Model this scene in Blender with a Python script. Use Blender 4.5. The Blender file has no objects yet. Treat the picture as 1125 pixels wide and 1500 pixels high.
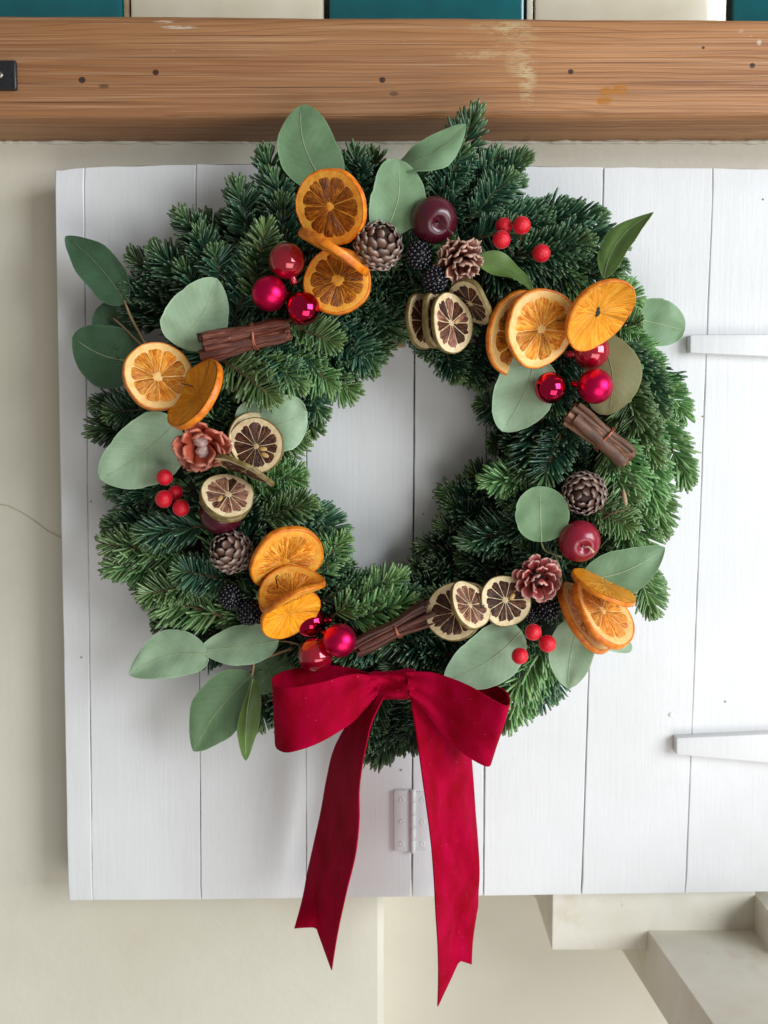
import bpy, bmesh, math, random
import numpy as np
from mathutils import Vector, Matrix, noise

random.seed(11)
rng = np.random.default_rng(5)
R_ = math.radians
scene = bpy.context.scene
col = scene.collection

# ------------------------------------------------------------------ camera
F, D, PITCH, Z0 = 1500.0, 0.9, R_(5.0), 1.5
cf = Vector((0, math.cos(PITCH), -math.sin(PITCH)))
cr = Vector((1, 0, 0))
cu = Vector((0, math.sin(PITCH), math.cos(PITCH)))
CAM = Vector((0, 0, Z0)) - cf * D
cd = bpy.data.cameras.new('camera')
cam = bpy.data.objects.new('camera', cd)
col.objects.link(cam)
cam.location = CAM
cam.rotation_euler = (R_(90) - PITCH, 0, 0)
cd.sensor_fit = 'VERTICAL'
cd.sensor_height = 24
cd.lens = 24 * F / 1500
cd.clip_start = 0.02
cd.clip_end = 50
cd.dof.use_dof = True
cd.dof.focus_distance = D - 0.085
cd.dof.aperture_fstop = 3.6
scene.camera = cam

# ------------------------------------------------------------------ light: a dim room and a window on the right
world = bpy.data.worlds.new("World")
scene.world = world
world.use_nodes = True
bg = world.node_tree.nodes['Background']
bg.inputs[0].default_value = (1.0, 0.97, 0.91, 1)
bg.inputs[1].default_value = 0.19


def area(name, loc, target, sx, sy, power, color):
    l = bpy.data.lights.new(name, 'AREA')
    l.shape = 'RECTANGLE'
    l.size, l.size_y, l.energy, l.color = sx, sy, power, color
    o = bpy.data.objects.new(name, l)
    col.objects.link(o)
    o.location = loc
    d = Vector(target) - Vector(loc)
    o.rotation_euler = d.to_track_quat('-Z', 'Y').to_euler()
    return o


# a window of two by two panes to the right of the shutter, reaching down to table height
WC = Vector((2.2, -1.75, 1.95))
WT = Vector((0.05, 0.0, 1.40))
wd = (WT - WC).normalized()
ws = wd.cross(Vector((0, 0, 1))).normalized()
wu = ws.cross(wd)
for i in (-1, 1):
    for j in (-1, 0, 1):
        p = WC + ws * (i * 0.46) + wu * (j * 0.52)
        area('window_light', p, p + wd, 0.88, 0.49, 12.4, (0.89, 0.945, 1.0))
# added fill lamp, low in front, brightens the lower part; no real source
area('fill_light', (0.65, -1.4, 0.50), (0.0, 0, 1.2), 1.5, 1.0, 12.5, (1.0, 0.985, 0.96))

scene.view_settings.view_transform = 'Standard'
scene.view_settings.look = 'None'
scene.view_settings.exposure = 0.27
scene.cycles.max_bounces = 6
scene.cycles.use_adaptive_sampling = True


# ------------------------------------------------------------------ pixel -> place
def ray(px, py):
    return cf + cr * ((px - 562.5) / F) - cu * ((py - 750) / F)


def P(px, py, d):
    """the point that stands d metres in front of the shutter's face"""
    r = ray(px, py)
    t = (-d - CAM.y) / r.y
    return CAM + r * t


def Pz(px, py, z):
    r = ray(px, py)
    return CAM + r * ((z - CAM.z) / r.z)


def PX(d):
    return (D - d) / F


def frame(p, ratio=1.0, phi=0.0, spin=0.0):
    """axes at p: z faces the room, turned away by acos(ratio) towards phi degrees; spun about z"""
    w = (CAM - p).normalized()
    x = Vector((0, 0, 1)).cross(w).normalized()
    y = w.cross(x)
    th = math.acos(max(-1, min(1, ratio)))
    ph = R_(phi)
    axis = (-math.sin(ph)) * x + math.cos(ph) * y
    M = Matrix((x, y, w)).transposed()
    M = Matrix.Rotation(th, 3, axis) @ M @ Matrix.Rotation(R_(spin), 3, 'Z')
    M = M.to_4x4()
    M.translation = p
    return M


# ------------------------------------------------------------------ materials
class NT:
    def __init__(s, name):
        s.m = bpy.data.materials.new(name)
        s.m.use_nodes = True
        s.t = s.m.node_tree
        s.b = s.t.nodes['Principled BSDF']

    def n(s, typ, props=None, **inp):
        o = s.t.nodes.new(typ)
        for k, v in (props or {}).items():
            setattr(o, k, v)
        for k, v in inp.items():
            key = int(k[1:]) if k[0] == 'i' and k[1:].isdigit() else k.replace('_', ' ')
            s.set(o.inputs[key], v)
        return o

    def set(s, sock, v):
        if isinstance(v, bpy.types.NodeSocket):
            s.t.links.new(v, sock)
        else:
            if isinstance(v, tuple) and len(v) == 3 and sock.type == 'RGBA':
                v = v + (1,)
            sock.default_value = v

    def P(s, **kw):
        for k, v in kw.items():
            s.set(s.b.inputs[k.replace('_', ' ')], v)

    def coord(s, which='Object', scale=(1, 1, 1), attr=None):
        if attr:
            o = s.n('ShaderNodeAttribute', {'attribute_name': attr}).outputs['Vector']
        else:
            o = s.n('ShaderNodeTexCoord').outputs[which]
        return s.n('ShaderNodeMapping', i0=o, Scale=scale).outputs[0]

    def noise(s, vec, scale, detail=3, rough=.55, dist=0.0):
        return s.n('ShaderNodeTexNoise', Vector=vec, Scale=scale, Detail=detail, Roughness=rough, Distortion=dist).outputs[0]

    def ramp(s, f, stops):
        o = s.n('ShaderNodeValToRGB', i0=f)
        e = o.color_ramp.elements
        while len(e) < len(stops):
            e.new(0.5)
        for k, (p, c) in enumerate(stops):
            e[k].position = p
            e[k].color = (c if isinstance(c, tuple) else (c, c, c)) + (1,)
        return o.outputs[0]

    def mix(s, f, a, b, mode='MIX'):
        o = s.n('ShaderNodeMix', {'data_type': 'RGBA', 'blend_type': mode})
        s.set(o.inputs[0], f)
        s.set(o.inputs[6], a)
        s.set(o.inputs[7], b)
        return o.outputs[2]

    def math(s, op, a, b=0.0, clamp=False):
        o = s.n('ShaderNodeMath', {'operation': op, 'use_clamp': clamp}, i0=a, i1=b)
        return o.outputs[0]

    def bump(s, h, strength=.3, dist=.001, normal=None):
        o = s.n('ShaderNodeBump', Height=h, Strength=strength, Distance=dist)
        if normal is not None:
            s.set(o.inputs['Normal'], normal)
        return o.outputs[0]


M = {}


def simple(name, c1, c2=None, scale=200, rough=.5, bump=.0, bdist=.0005, stretch=(1, 1, 1), attr=None, rnd=0.0, **kw):
    k = NT(name)
    v = k.coord('Object', stretch, attr)
    f = k.noise(v, scale, 4)
    c = k.ramp(f, [(.35, c1), (.65, c2 or c1)])
    if rnd:
        r = k.n('ShaderNodeObjectInfo').outputs['Random']
        h = k.n('ShaderNodeHueSaturation', Color=c, Value=k.math('ADD', k.math('MULTIPLY', r, 2 * rnd), 1 - rnd))
        c = h.outputs[0]
    k.P(Base_Color=c, Roughness=rough, **kw)
    if bump:
        k.P(Normal=k.bump(f, bump, bdist))
    M[name] = k.m
    return k


# painted wall
k = NT('cream_wall_paint')
v = k.coord()
big = k.noise(v, 3.5, 4, .6)
fine = k.noise(v, 90, 5, .6)
c = k.ramp(big, [(.3, (.64, .60, .475)), (.7, (.74, .71, .605))])
c = k.mix(k.ramp(k.noise(v, 14, 5, .7), [(.62, 0.), (.8, .35)]), c, (.55, .50, .38))
k.P(Base_Color=c, Roughness=.55, Normal=k.bump(k.math('ADD', k.math('MULTIPLY', big, 6.), fine), .35, .0012))
M['wall'] = k.m
simple('grimy_cream_paint', (.68, .635, .52), (.80, .775, .69), 9, .5, .2, .0008)
simple('cream_wall', (.66, .62, .50), (.72, .69, .58), 60, .55, .3, .0008)
k = NT('grimy_cream_paint')
f = k.noise(k.coord(), 9, 4, .6)
c = k.ramp(f, [(.35, (.68, .635, .52)), (.65, (.80, .775, .69))])
c = k.mix(k.ramp(k.noise(k.coord(), 16, 5, .7), [(.56, 0.), (.74, .55)]), c, (.56, .44, .27))
c = k.mix(k.ramp(k.noise(k.coord(), 130, 3, .6), [(.68, 0.), (.76, .5)]), c, (.45, .36, .24))
k.P(Base_Color=c, Roughness=.5, Normal=k.bump(k.math('ADD', f, k.math('MULTIPLY', k.noise(k.coord(), 70, 4, .6), .5)), .4, .0014))
M['grimy_cream_paint'] = k.m
simple('wall_crack', (.52, .46, .34), (.60, .54, .42), 300, .8)

# painted planks: brush marks run down the boards
k = NT('white_brushed_paint')
v = k.coord('Object', (1, 1, .035))
br = k.noise(v, 420, 3, .6)
v2 = k.coord('Object', (1, 1, .12))
gr = k.noise(v2, 70, 4, .6, 1.2)
lump = k.noise(k.coord(), 45, 4, .6)
c = k.ramp(k.noise(k.coord(), 7, 4, .6), [(.3, (.725, .725, .72)), (.7, (.79, .795, .80))])
sp = k.ramp(k.noise(k.coord(), 60, 2, .5), [(.74, 0.), (.80, .5)])
c = k.mix(sp, c, (.70, .69, .66))
h = k.math('ADD', k.math('ADD', k.math('MULTIPLY', br, .5), k.math('MULTIPLY', gr, .8)), k.math('MULTIPLY', lump, 1.0))
k.P(Base_Color=c, Roughness=.45, Normal=k.bump(h, .27, .0011))
M['white'] = k.m

# pine beam: long grain, rings, knots, paint residue and a varnish stain
k = NT('old_pine')
vc = k.coord('Object', (1, 1, 1))
warp = k.noise(k.coord('Object', (.55, 3, 3)), 4.0, 3, .5)
sep = k.n('ShaderNodeSeparateXYZ', i0=vc)
X, Z = sep.outputs[0], sep.outputs[2]
zz = k.math('ADD', k.math('ADD', Z, k.math('MULTIPLY', sep.outputs[1], .6)), k.math('MULTIPLY', k.math('SUBTRACT', warp, .5), .045))
rings = k.math('FRACT', k.math('MULTIPLY', zz, 210.0))
late = k.ramp(rings, [(.0, .1), (.55, .35), (.88, 1.), (1., .1)])
grain = k.noise(k.coord('Object', (.006, 1, 1)), 900, 4, .65)
grain2 = k.noise(k.coord('Object', (.010, 1, 1)), 190, 5, .65)
tone = k.noise(k.coord('Object', (.35, 1, 5)), 6, 5, .65)
c = k.ramp(tone, [(.3, (.37, .15, .050)), (.52, (.52, .24, .092)), (.75, (.64, .35, .165))])
c = k.mix(k.math('MULTIPLY', late, .42), c, (.20, .068, .018))
streak = k.noise(k.coord('Object', (.05, 1, 1)), 42, 4, .6)
c = k.mix(k.ramp(streak, [(.50, 0.), (.70, .55)]), c, (.22, .085, .025))
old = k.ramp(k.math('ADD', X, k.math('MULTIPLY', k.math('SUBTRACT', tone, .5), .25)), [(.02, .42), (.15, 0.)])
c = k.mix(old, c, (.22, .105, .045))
c = k.mix(k.ramp(grain2, [(.50, 0.), (.66, .75)]), c, (.17, .06, .02))
c = k.mix(k.ramp(grain, [(.5, 0.), (.70, .5)]), c, (.62, .40, .24))
# worn pale flecks
flk = k.ramp(k.noise(k.coord('Object', (.12, 1, 1)), 160, 5, .75), [(.66, 0.), (.74, .55)])
c = k.mix(flk, c, (.72, .60, .45))


def blob(cx, cz, rx, rz, soft=.35):
    a = k.math('DIVIDE', k.math('SUBTRACT', X, cx), rx)
    b = k.math('DIVIDE', k.math('SUBTRACT', Z, cz), rz)
    d2 = k.math('ADD', k.math('MULTIPLY', a, a), k.math('MULTIPLY', b, b))
    return k.ramp(d2, [(1 - soft, 1.), (1., 0.)])


def at(px, py):
    q = P(px, py, .025)
    return q.x, q.z


def mark(c, px, py, rx, rz, colr, amt=1.0, broken=0.0, soft=.35, nscale=500):
    x, z = at(px, py)
    m_ = blob(x, z, rx * .00058, rz * .00058, soft)
    if broken:
        nb = k.noise(k.coord('Object', (.25, 1, 1)), nscale, 4, .7)
        m_ = k.math('MULTIPLY', m_, k.ramp(nb, [(.5 - .06 + broken * .06, 0.), (.56 + broken * .06, 1.)]))
    return k.mix(k.math('MULTIPLY', m_, amt), c, colr)


for px, py, rx, rz, am in ((752, 52, 40, 26, .34), (773, 118, 15, 42, .45), (764, 92, 26, 30, .34), (705, 80, 50, 9, .3), (735, 40, 60, 10, .3)):
    c = mark(c, px, py, rx, rz, (.66, .55, .31), am, .1, .9, 380)
for px, py, rx, rz in ((888, 140, 11, 15), (908, 131, 13, 9), (880, 148, 7, 6)):
    c = mark(c, px, py, rx, rz, (.42, .15, .010), .95, -1.6, .6, 260)
for px, py, r in ((120, 117, 5.5), (228, 106, 5), (560, 117, 5), (836, 105, 4.5), (1102, 96, 4.5), (1030, 70, 2.5)):
    c = mark(c, px, py, r, r * .9, (.035, .015, .008), .95, 0, .4)
for px, py, rx, rz in ((577, 137, 8, 4), (152, 126, 9, 4), (785, 178, 13, 6), (425, 183, 10, 4)):
    c = mark(c, px, py, rx, rz, (.12, .05, .02), .8, 0, .7)
for px, py, rx, rz in ((250, 84, 150, .9), (420, 128, 170, .8), (930, 92, 160, 1.0), (640, 66, 150, .7), (90, 150, 120, 1.0), (1010, 120, 130, .8), (330, 52, 190, .8), (840, 48, 120, .7)):
    c = mark(c, px, py, rx, rz, (.07, .025, .009), .75, 0, .9)
for px, py, rx, rz in ((1085, 45, 5, 3), (1098, 52, 4, 3), (1112, 62, 4, 5), (262, 40, 30, 3), (240, 32, 16, 2)):
    c = mark(c, px, py, rx, rz, (.74, .66, .54), .6, -.3, .8, 420)
h = k.math('ADD', k.math('MULTIPLY', grain, .6), k.math('MULTIPLY', late, .5))
k.P(Base_Color=c, Roughness=.5, Normal=k.bump(h, .55, .0012))
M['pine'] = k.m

simple('teal_glaze', (.0, .095, .11), (.0, .12, .135), 30, .12, .1, .001, Coat_Weight=.6)
simple('cream_glaze', (.66, .60, .44), (.72, .66, .52), 30, .18, .1, .001, Coat_Weight=.5)
simple('dark_grout', (.05, .04, .035), (.1, .08, .06), 200, .9)
simple('black_iron', (.012, .013, .015), (.02, .02, .022), 300, .35, .2, .0004)
simple('dull_steel', (.25, .23, .18), (.35, .33, .27), 300, .35, Metallic=.9)
simple('grey_metal', (.22, .24, .25), (.33, .35, .36), 120, .35)
simple('brown_wood_edge', (.33, .22, .11), (.42, .30, .17), 200, .6)

# fir needles
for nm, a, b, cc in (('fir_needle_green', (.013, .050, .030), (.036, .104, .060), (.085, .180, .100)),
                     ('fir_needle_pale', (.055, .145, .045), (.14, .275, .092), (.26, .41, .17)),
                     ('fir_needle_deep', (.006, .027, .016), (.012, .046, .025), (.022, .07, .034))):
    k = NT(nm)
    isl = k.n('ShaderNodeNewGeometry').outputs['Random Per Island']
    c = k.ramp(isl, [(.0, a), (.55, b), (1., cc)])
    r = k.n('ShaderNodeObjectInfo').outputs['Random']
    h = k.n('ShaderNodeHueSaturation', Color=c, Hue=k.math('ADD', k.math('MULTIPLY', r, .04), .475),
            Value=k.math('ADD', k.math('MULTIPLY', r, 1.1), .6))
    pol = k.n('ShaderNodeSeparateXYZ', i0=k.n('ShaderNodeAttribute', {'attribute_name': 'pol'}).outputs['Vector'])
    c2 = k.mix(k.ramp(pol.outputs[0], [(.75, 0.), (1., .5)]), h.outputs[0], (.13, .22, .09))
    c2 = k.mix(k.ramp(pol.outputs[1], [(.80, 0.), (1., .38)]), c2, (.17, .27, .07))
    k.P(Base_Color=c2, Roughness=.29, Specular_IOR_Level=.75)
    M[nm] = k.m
simple('fir_twig_bark', (.09, .055, .025), (.15, .10, .045), 600, .75, .4, .0004)
simple('moss_core', (.006, .012, .007), (.014, .02, .011), 90, .95, .6, .004)

# eucalyptus
for nm, c1, c2 in (('sage_leaf', (.245, .36, .215), (.32, .44, .29)),
                   ('dusty_leaf', (.135, .235, .110), (.19, .305, .165)),
                   ('shaded_leaf', (.045, .100, .050), (.065, .135, .07)),  # upper left leaves: the shade on their turned side is in the colour
                   ('olive_leaf', (.085, .155, .035), (.12, .20, .05)),
                   ('tan_leaf', (.17, .17, .075), (.21, .20, .09))):
    k = NT(nm)
    v = k.coord()
    f = k.noise(v, 40, 5, .7)
    c = k.ramp(f, [(.32, c1), (.68, c2)])
    pv = k.coord(attr='pol', scale=(1, 1, 1))
    sp = k.n('ShaderNodeSeparateXYZ', i0=pv)
    # side veins: slanted from the midrib
    au = k.math('ABSOLUTE', sp.outputs[1])
    vv = k.math('FRACT', k.math('MULTIPLY', k.math('SUBTRACT', sp.outputs[0], k.math('MULTIPLY', au, .28)), 11.))
    vein = k.ramp(vv, [(.0, 1.), (.06, .0), (.94, .0), (1., 1.)])
    c = k.mix(k.math('MULTIPLY', vein, .22), c, tuple(min(1, x * 1.7) for x in c2))
    edge = k.ramp(au, [(.93, 0.), (1., .5)])
    c = k.mix(edge, c, tuple(min(1, x * 1.5 + .02) for x in c2))
    spk = k.ramp(k.noise(v, 420, 2, .6), [(.70, 0.), (.78, .35)])
    c = k.mix(spk, c, (.22, .20, .12))
    k.P(Base_Color=c, Roughness=.5, Specular_IOR_Level=.35,
        Normal=k.bump(k.math('ADD', k.math('MULTIPLY', vein, -.15), k.noise(v, 60, 3)), .25, .0008))
    M[nm] = k.m
simple('leaf_midrib', (.36, .44, .24), (.44, .50, .29), 300, .5)
simple('leaf_midrib_dark', (.15, .20, .10), (.20, .25, .13), 300, .5)
simple('leaf_stem', (.38, .30, .14), (.42, .22, .13), 90, .5, .2, .0003)
simple('leaf_stem_green', (.20, .24, .09), (.28, .30, .12), 90, .5)


# citrus
def flesh(nm, dark, mid, light, rough, fib, sss=0.0):
    k = NT(nm)
    v = k.coord(attr='pol', scale=(1, .16, 1))
    f = k.noise(v, fib, 4, .65, .4)
    f2 = k.noise(k.coord(attr='pol', scale=(1, .5, 1)), fib * .25, 4, .6)
    ve = k.n('ShaderNodeTexVoronoi', {'feature': 'DISTANCE_TO_EDGE'}, Vector=k.coord(attr='pol', scale=(1, .22, 1)), Scale=fib * .75).outputs['Distance']
    cell = k.n('ShaderNodeTexVoronoi', Vector=k.coord(attr='pol', scale=(1, .22, 1)), Scale=fib * .75).outputs['Color']
    c = k.ramp(k.math('ADD', k.math('ADD', k.math('MULTIPLY', f, .4), k.math('MULTIPLY', f2, .4)), k.math('MULTIPLY', k.n('ShaderNodeSeparateXYZ', i0=cell).outputs[0], .2)), [(.36, dark), (.5, mid), (.64, light)])
    c = k.mix(k.ramp(ve, [(.0, .5), (.10, 0.)]), c, light)
    rv = k.n('ShaderNodeObjectInfo').outputs['Random']
    h = k.n('ShaderNodeHueSaturation', Color=c, Value=k.math('ADD', k.math('MULTIPLY', rv, .6), .72))
    hh = k.math('ADD', f, k.math('MULTIPLY', k.ramp(ve, [(.0, 0.), (.25, 1.)]), .6))
    k.P(Base_Color=h.outputs[0], Roughness=rough, Normal=k.bump(hh, .7, .0011), Coat_Weight=.08, Coat_Roughness=.2, Specular_IOR_Level=.3)
    M[nm] = k.m


flesh('amber_flesh', (.12, .027, .001), (.26, .066, .002), (.50, .16, .008), .36, 900)
flesh('orange_flesh', (.46, .10, .002), (.80, .235, .008), (.92, .46, .07), .36, 900)
flesh('yellow_flesh', (.66, .20, .004), (.85, .30, .010), (.92, .44, .04), .36, 420)
flesh('lime_flesh', (.014, .005, .003), (.042, .013, .008), (.18, .065, .03), .34, 1000)
flesh('rosy_lime_flesh', (.06, .018, .013), (.18, .066, .045), (.44, .22, .13), .36, 1000)
simple('orange_rind', (.60, .125, .004), (.88, .28, .010), 170, .42, .5, .0006, rnd=.15)
simple('orange_rind_dark', (.50, .13, .006), (.68, .21, .01), 260, .42, .5, .0006)
simple('orange_pith', (.76, .27, .016), (.86, .42, .05), 200, .6, .4, .0006)
simple('pale_orange_pith', (.82, .47, .13), (.87, .58, .23), 200, .6, .4, .0006)
simple('lime_rind', (.12, .085, .02), (.26, .19, .06), 180, .55, .5, .0006)
simple('lime_pith', (.64, .48, .25), (.78, .65, .41), 220, .7, .5, .0007)
simple('lime_membrane', (.48, .34, .17), (.66, .50, .29), 220, .65, .4, .0007)
simple('lime_pip', (.45, .27, .09), (.6, .4, .16), 200, .4)
simple('dark_void', (.012, .02, .008), (.03, .035, .012), 300, .8)
simple('black_wire', (.012, .008, .006), (.02, .014, .01), 300, .4)

# baubles
k = NT('gloss_red'); k.P(Base_Color=(.40, .004, .022, 1), Roughness=.16, Coat_Weight=1.0, Coat_Roughness=.03, Metallic=.35); M['gloss'] = k.m
k = NT('mirror_red'); k.P(Base_Color=(.62, .015, .07, 1), Roughness=.045, Metallic=1.0, Normal=k.bump(k.noise(k.coord(), 60, 2), .35, .002)); M['mirror'] = k.m
k = NT('satin_red'); k.P(Base_Color=(.72, .006, .085, 1), Roughness=.34, Metallic=.9); M['satin'] = k.m
k = NT('bauble_cap_red'); k.P(Base_Color=(.35, .01, .03, 1), Roughness=.2, Metallic=1.0); M['cap'] = k.m

# berries with sugar frost
k = NT('frosted_berry')
f = k.noise(k.coord(), 900, 3, .7)
g = k.n('ShaderNodeTexVoronoi', Vector=k.coord(), Scale=1400).outputs['Distance']
c = k.mix(k.ramp(g, [(.06, .5), (.16, 0.)]), (.70, .002, .018), (.85, .28, .30))
k.P(Base_Color=c, Roughness=.28, Sheen_Weight=.45, Sheen_Roughness=.25, Sheen_Tint=(1, .6, .65, 1), Normal=k.bump(f, .7, .0008), Subsurface_Weight=.1)
k.b.inputs['Subsurface Radius'].default_value = (.004, .0006, .0006)
M['berry'] = k.m
k = NT('blackberry_skin'); k.P(Base_Color=(.006, .006, .011, 1), Roughness=.16, Specular_IOR_Level=.6); M['blackberry'] = k.m
simple('apple_skin_maroon', (.055, .002, .010), (.085, .004, .015), 60, .27, .05, .0005, Coat_Weight=.3, Coat_Roughness=.2)
simple('apple_skin_crimson', (.22, .004, .022), (.29, .008, .03), 60, .27, .05, .0005, Coat_Weight=.3, Coat_Roughness=.2)
simple('apple_stem', (.05, .02, .014), (.11, .05, .03), 500, .6)
simple('apple_stem_pale', (.45, .30, .20), (.55, .40, .28), 500, .5)

# cones
k = NT('cone_scale')
sp = k.n('ShaderNodeSeparateXYZ', i0=k.n('ShaderNodeAttribute', {'attribute_name': 'pol'}).outputs['Vector'])
f = k.noise(k.coord(), 900, 4, .7)
g = k.math('ADD', sp.outputs[0], k.math('MULTIPLY', k.math('SUBTRACT', f, .5), .5))
c = k.ramp(g, [(.2, (.06, .022, .012)), (.55, (.14, .06, .035)), (.76, (.26, .18, .15)), (.9, (.50, .42, .37)), (1., (.10, .035, .02))])
rv = k.n('ShaderNodeObjectInfo').outputs['Random']
h = k.n('ShaderNodeHueSaturation', Color=c, Value=k.math('ADD', k.math('MULTIPLY', rv, .6), .65))
k.P(Base_Color=h.outputs[0], Roughness=.65, Normal=k.bump(f, .5, .0006))
M['cone'] = k.m
simple('cone_core', (.03, .012, .008), (.05, .02, .012), 300, .8)
for nm, c0, c1, c2 in (('seed_petal_brown', (.10, .025, .018), (.27, .09, .065), (.58, .36, .26)),
                       ('seed_petal_rust', (.22, .022, .008), (.38, .055, .022), (.52, .18, .12)),
                       ('seed_petal_pink', (.22, .022, .014), (.46, .085, .08), (.68, .36, .31))):
    k = NT(nm)
    sp = k.n('ShaderNodeSeparateXYZ', i0=k.n('ShaderNodeAttribute', {'attribute_name': 'pol'}).outputs['Vector'])
    f = k.noise(k.coord(), 500, 4, .7)
    g = k.math('ADD', sp.outputs[0], k.math('MULTIPLY', k.math('SUBTRACT', f, .5), .7))
    c = k.ramp(g, [(.25, c0), (.74, c1), (1.0, c2)])
    rv = k.n('ShaderNodeObjectInfo').outputs['Random']
    h = k.n('ShaderNodeHueSaturation', Color=c, Value=k.math('ADD', k.math('MULTIPLY', rv, .5), .75))
    k.P(Base_Color=h.outputs[0], Roughness=.55, Normal=k.bump(f, .4, .0006))
    M[nm] = k.m
simple('seed_centre', (.34, .22, .20), (.62, .44, .36), 500, .7, .5, .0006)

# cinnamon
for nm, c0, c1, c2 in (('cinnamon_red', (.03, .008, .005), (.13, .033, .018), (.30, .11, .07)),
                       ('cinnamon_tan', (.07, .026, .014), (.19, .085, .045), (.36, .19, .11)),
                       ('cinnamon_dark', (.025, .009, .006), (.085, .026, .016), (.19, .07, .04))):
    k = NT(nm)
    f = k.noise(k.coord('Object', (.06, 1, 1)), 900, 4, .65)
    f2 = k.noise(k.coord('Object', (.25, 1, 1)), 160, 4, .65)
    c = k.ramp(k.math('ADD', k.math('MULTIPLY', f, .55), k.math('MULTIPLY', f2, .45)), [(.35, c0), (.5, c1), (.66, c2)])
    c = k.mix(k.ramp(k.noise(k.coord(), 480, 2), [(.72, 0.), (.76, .8)]), c, (.42, .28, .16))
    rv = k.n('ShaderNodeObjectInfo').outputs['Random']
    h = k.n('ShaderNodeHueSaturation', Color=c, Value=k.math('ADD', k.math('MULTIPLY', rv, .8), .6))
    k.P(Base_Color=h.outputs[0], Roughness=.5, Normal=k.bump(f, .6, .0006))
    M[nm] = k.m
simple('copper_wire', (.30, .09, .05), (.38, .13, .07), 300, .35, Metallic=.6)

# velvet
k = NT('crimson_velvet')
v = k.coord()
f = k.noise(v, 2200, 3, .6)
nap = k.noise(k.coord('Object', (1, 1, .5)), 55, 4, .6)
c = k.mix(k.ramp(nap, [(.35, 0.), (.7, 1.)]), (.26, .0003, .010), (.40, .0006, .034))
lint = k.ramp(k.noise(v, 650, 1), [(.77, 0.), (.80, .55)])
c = k.mix(lint, c, (.7, .3, .36))
k.P(Base_Color=c, Roughness=.75, Specular_IOR_Level=.04, Sheen_Weight=.22, Sheen_Roughness=.25, Sheen_Tint=(1, .02, .16, 1),
    Normal=k.bump(k.math('ADD', f, k.math('MULTIPLY', nap, 2.)), .35, .0009))
M['velvet'] = k.m


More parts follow.
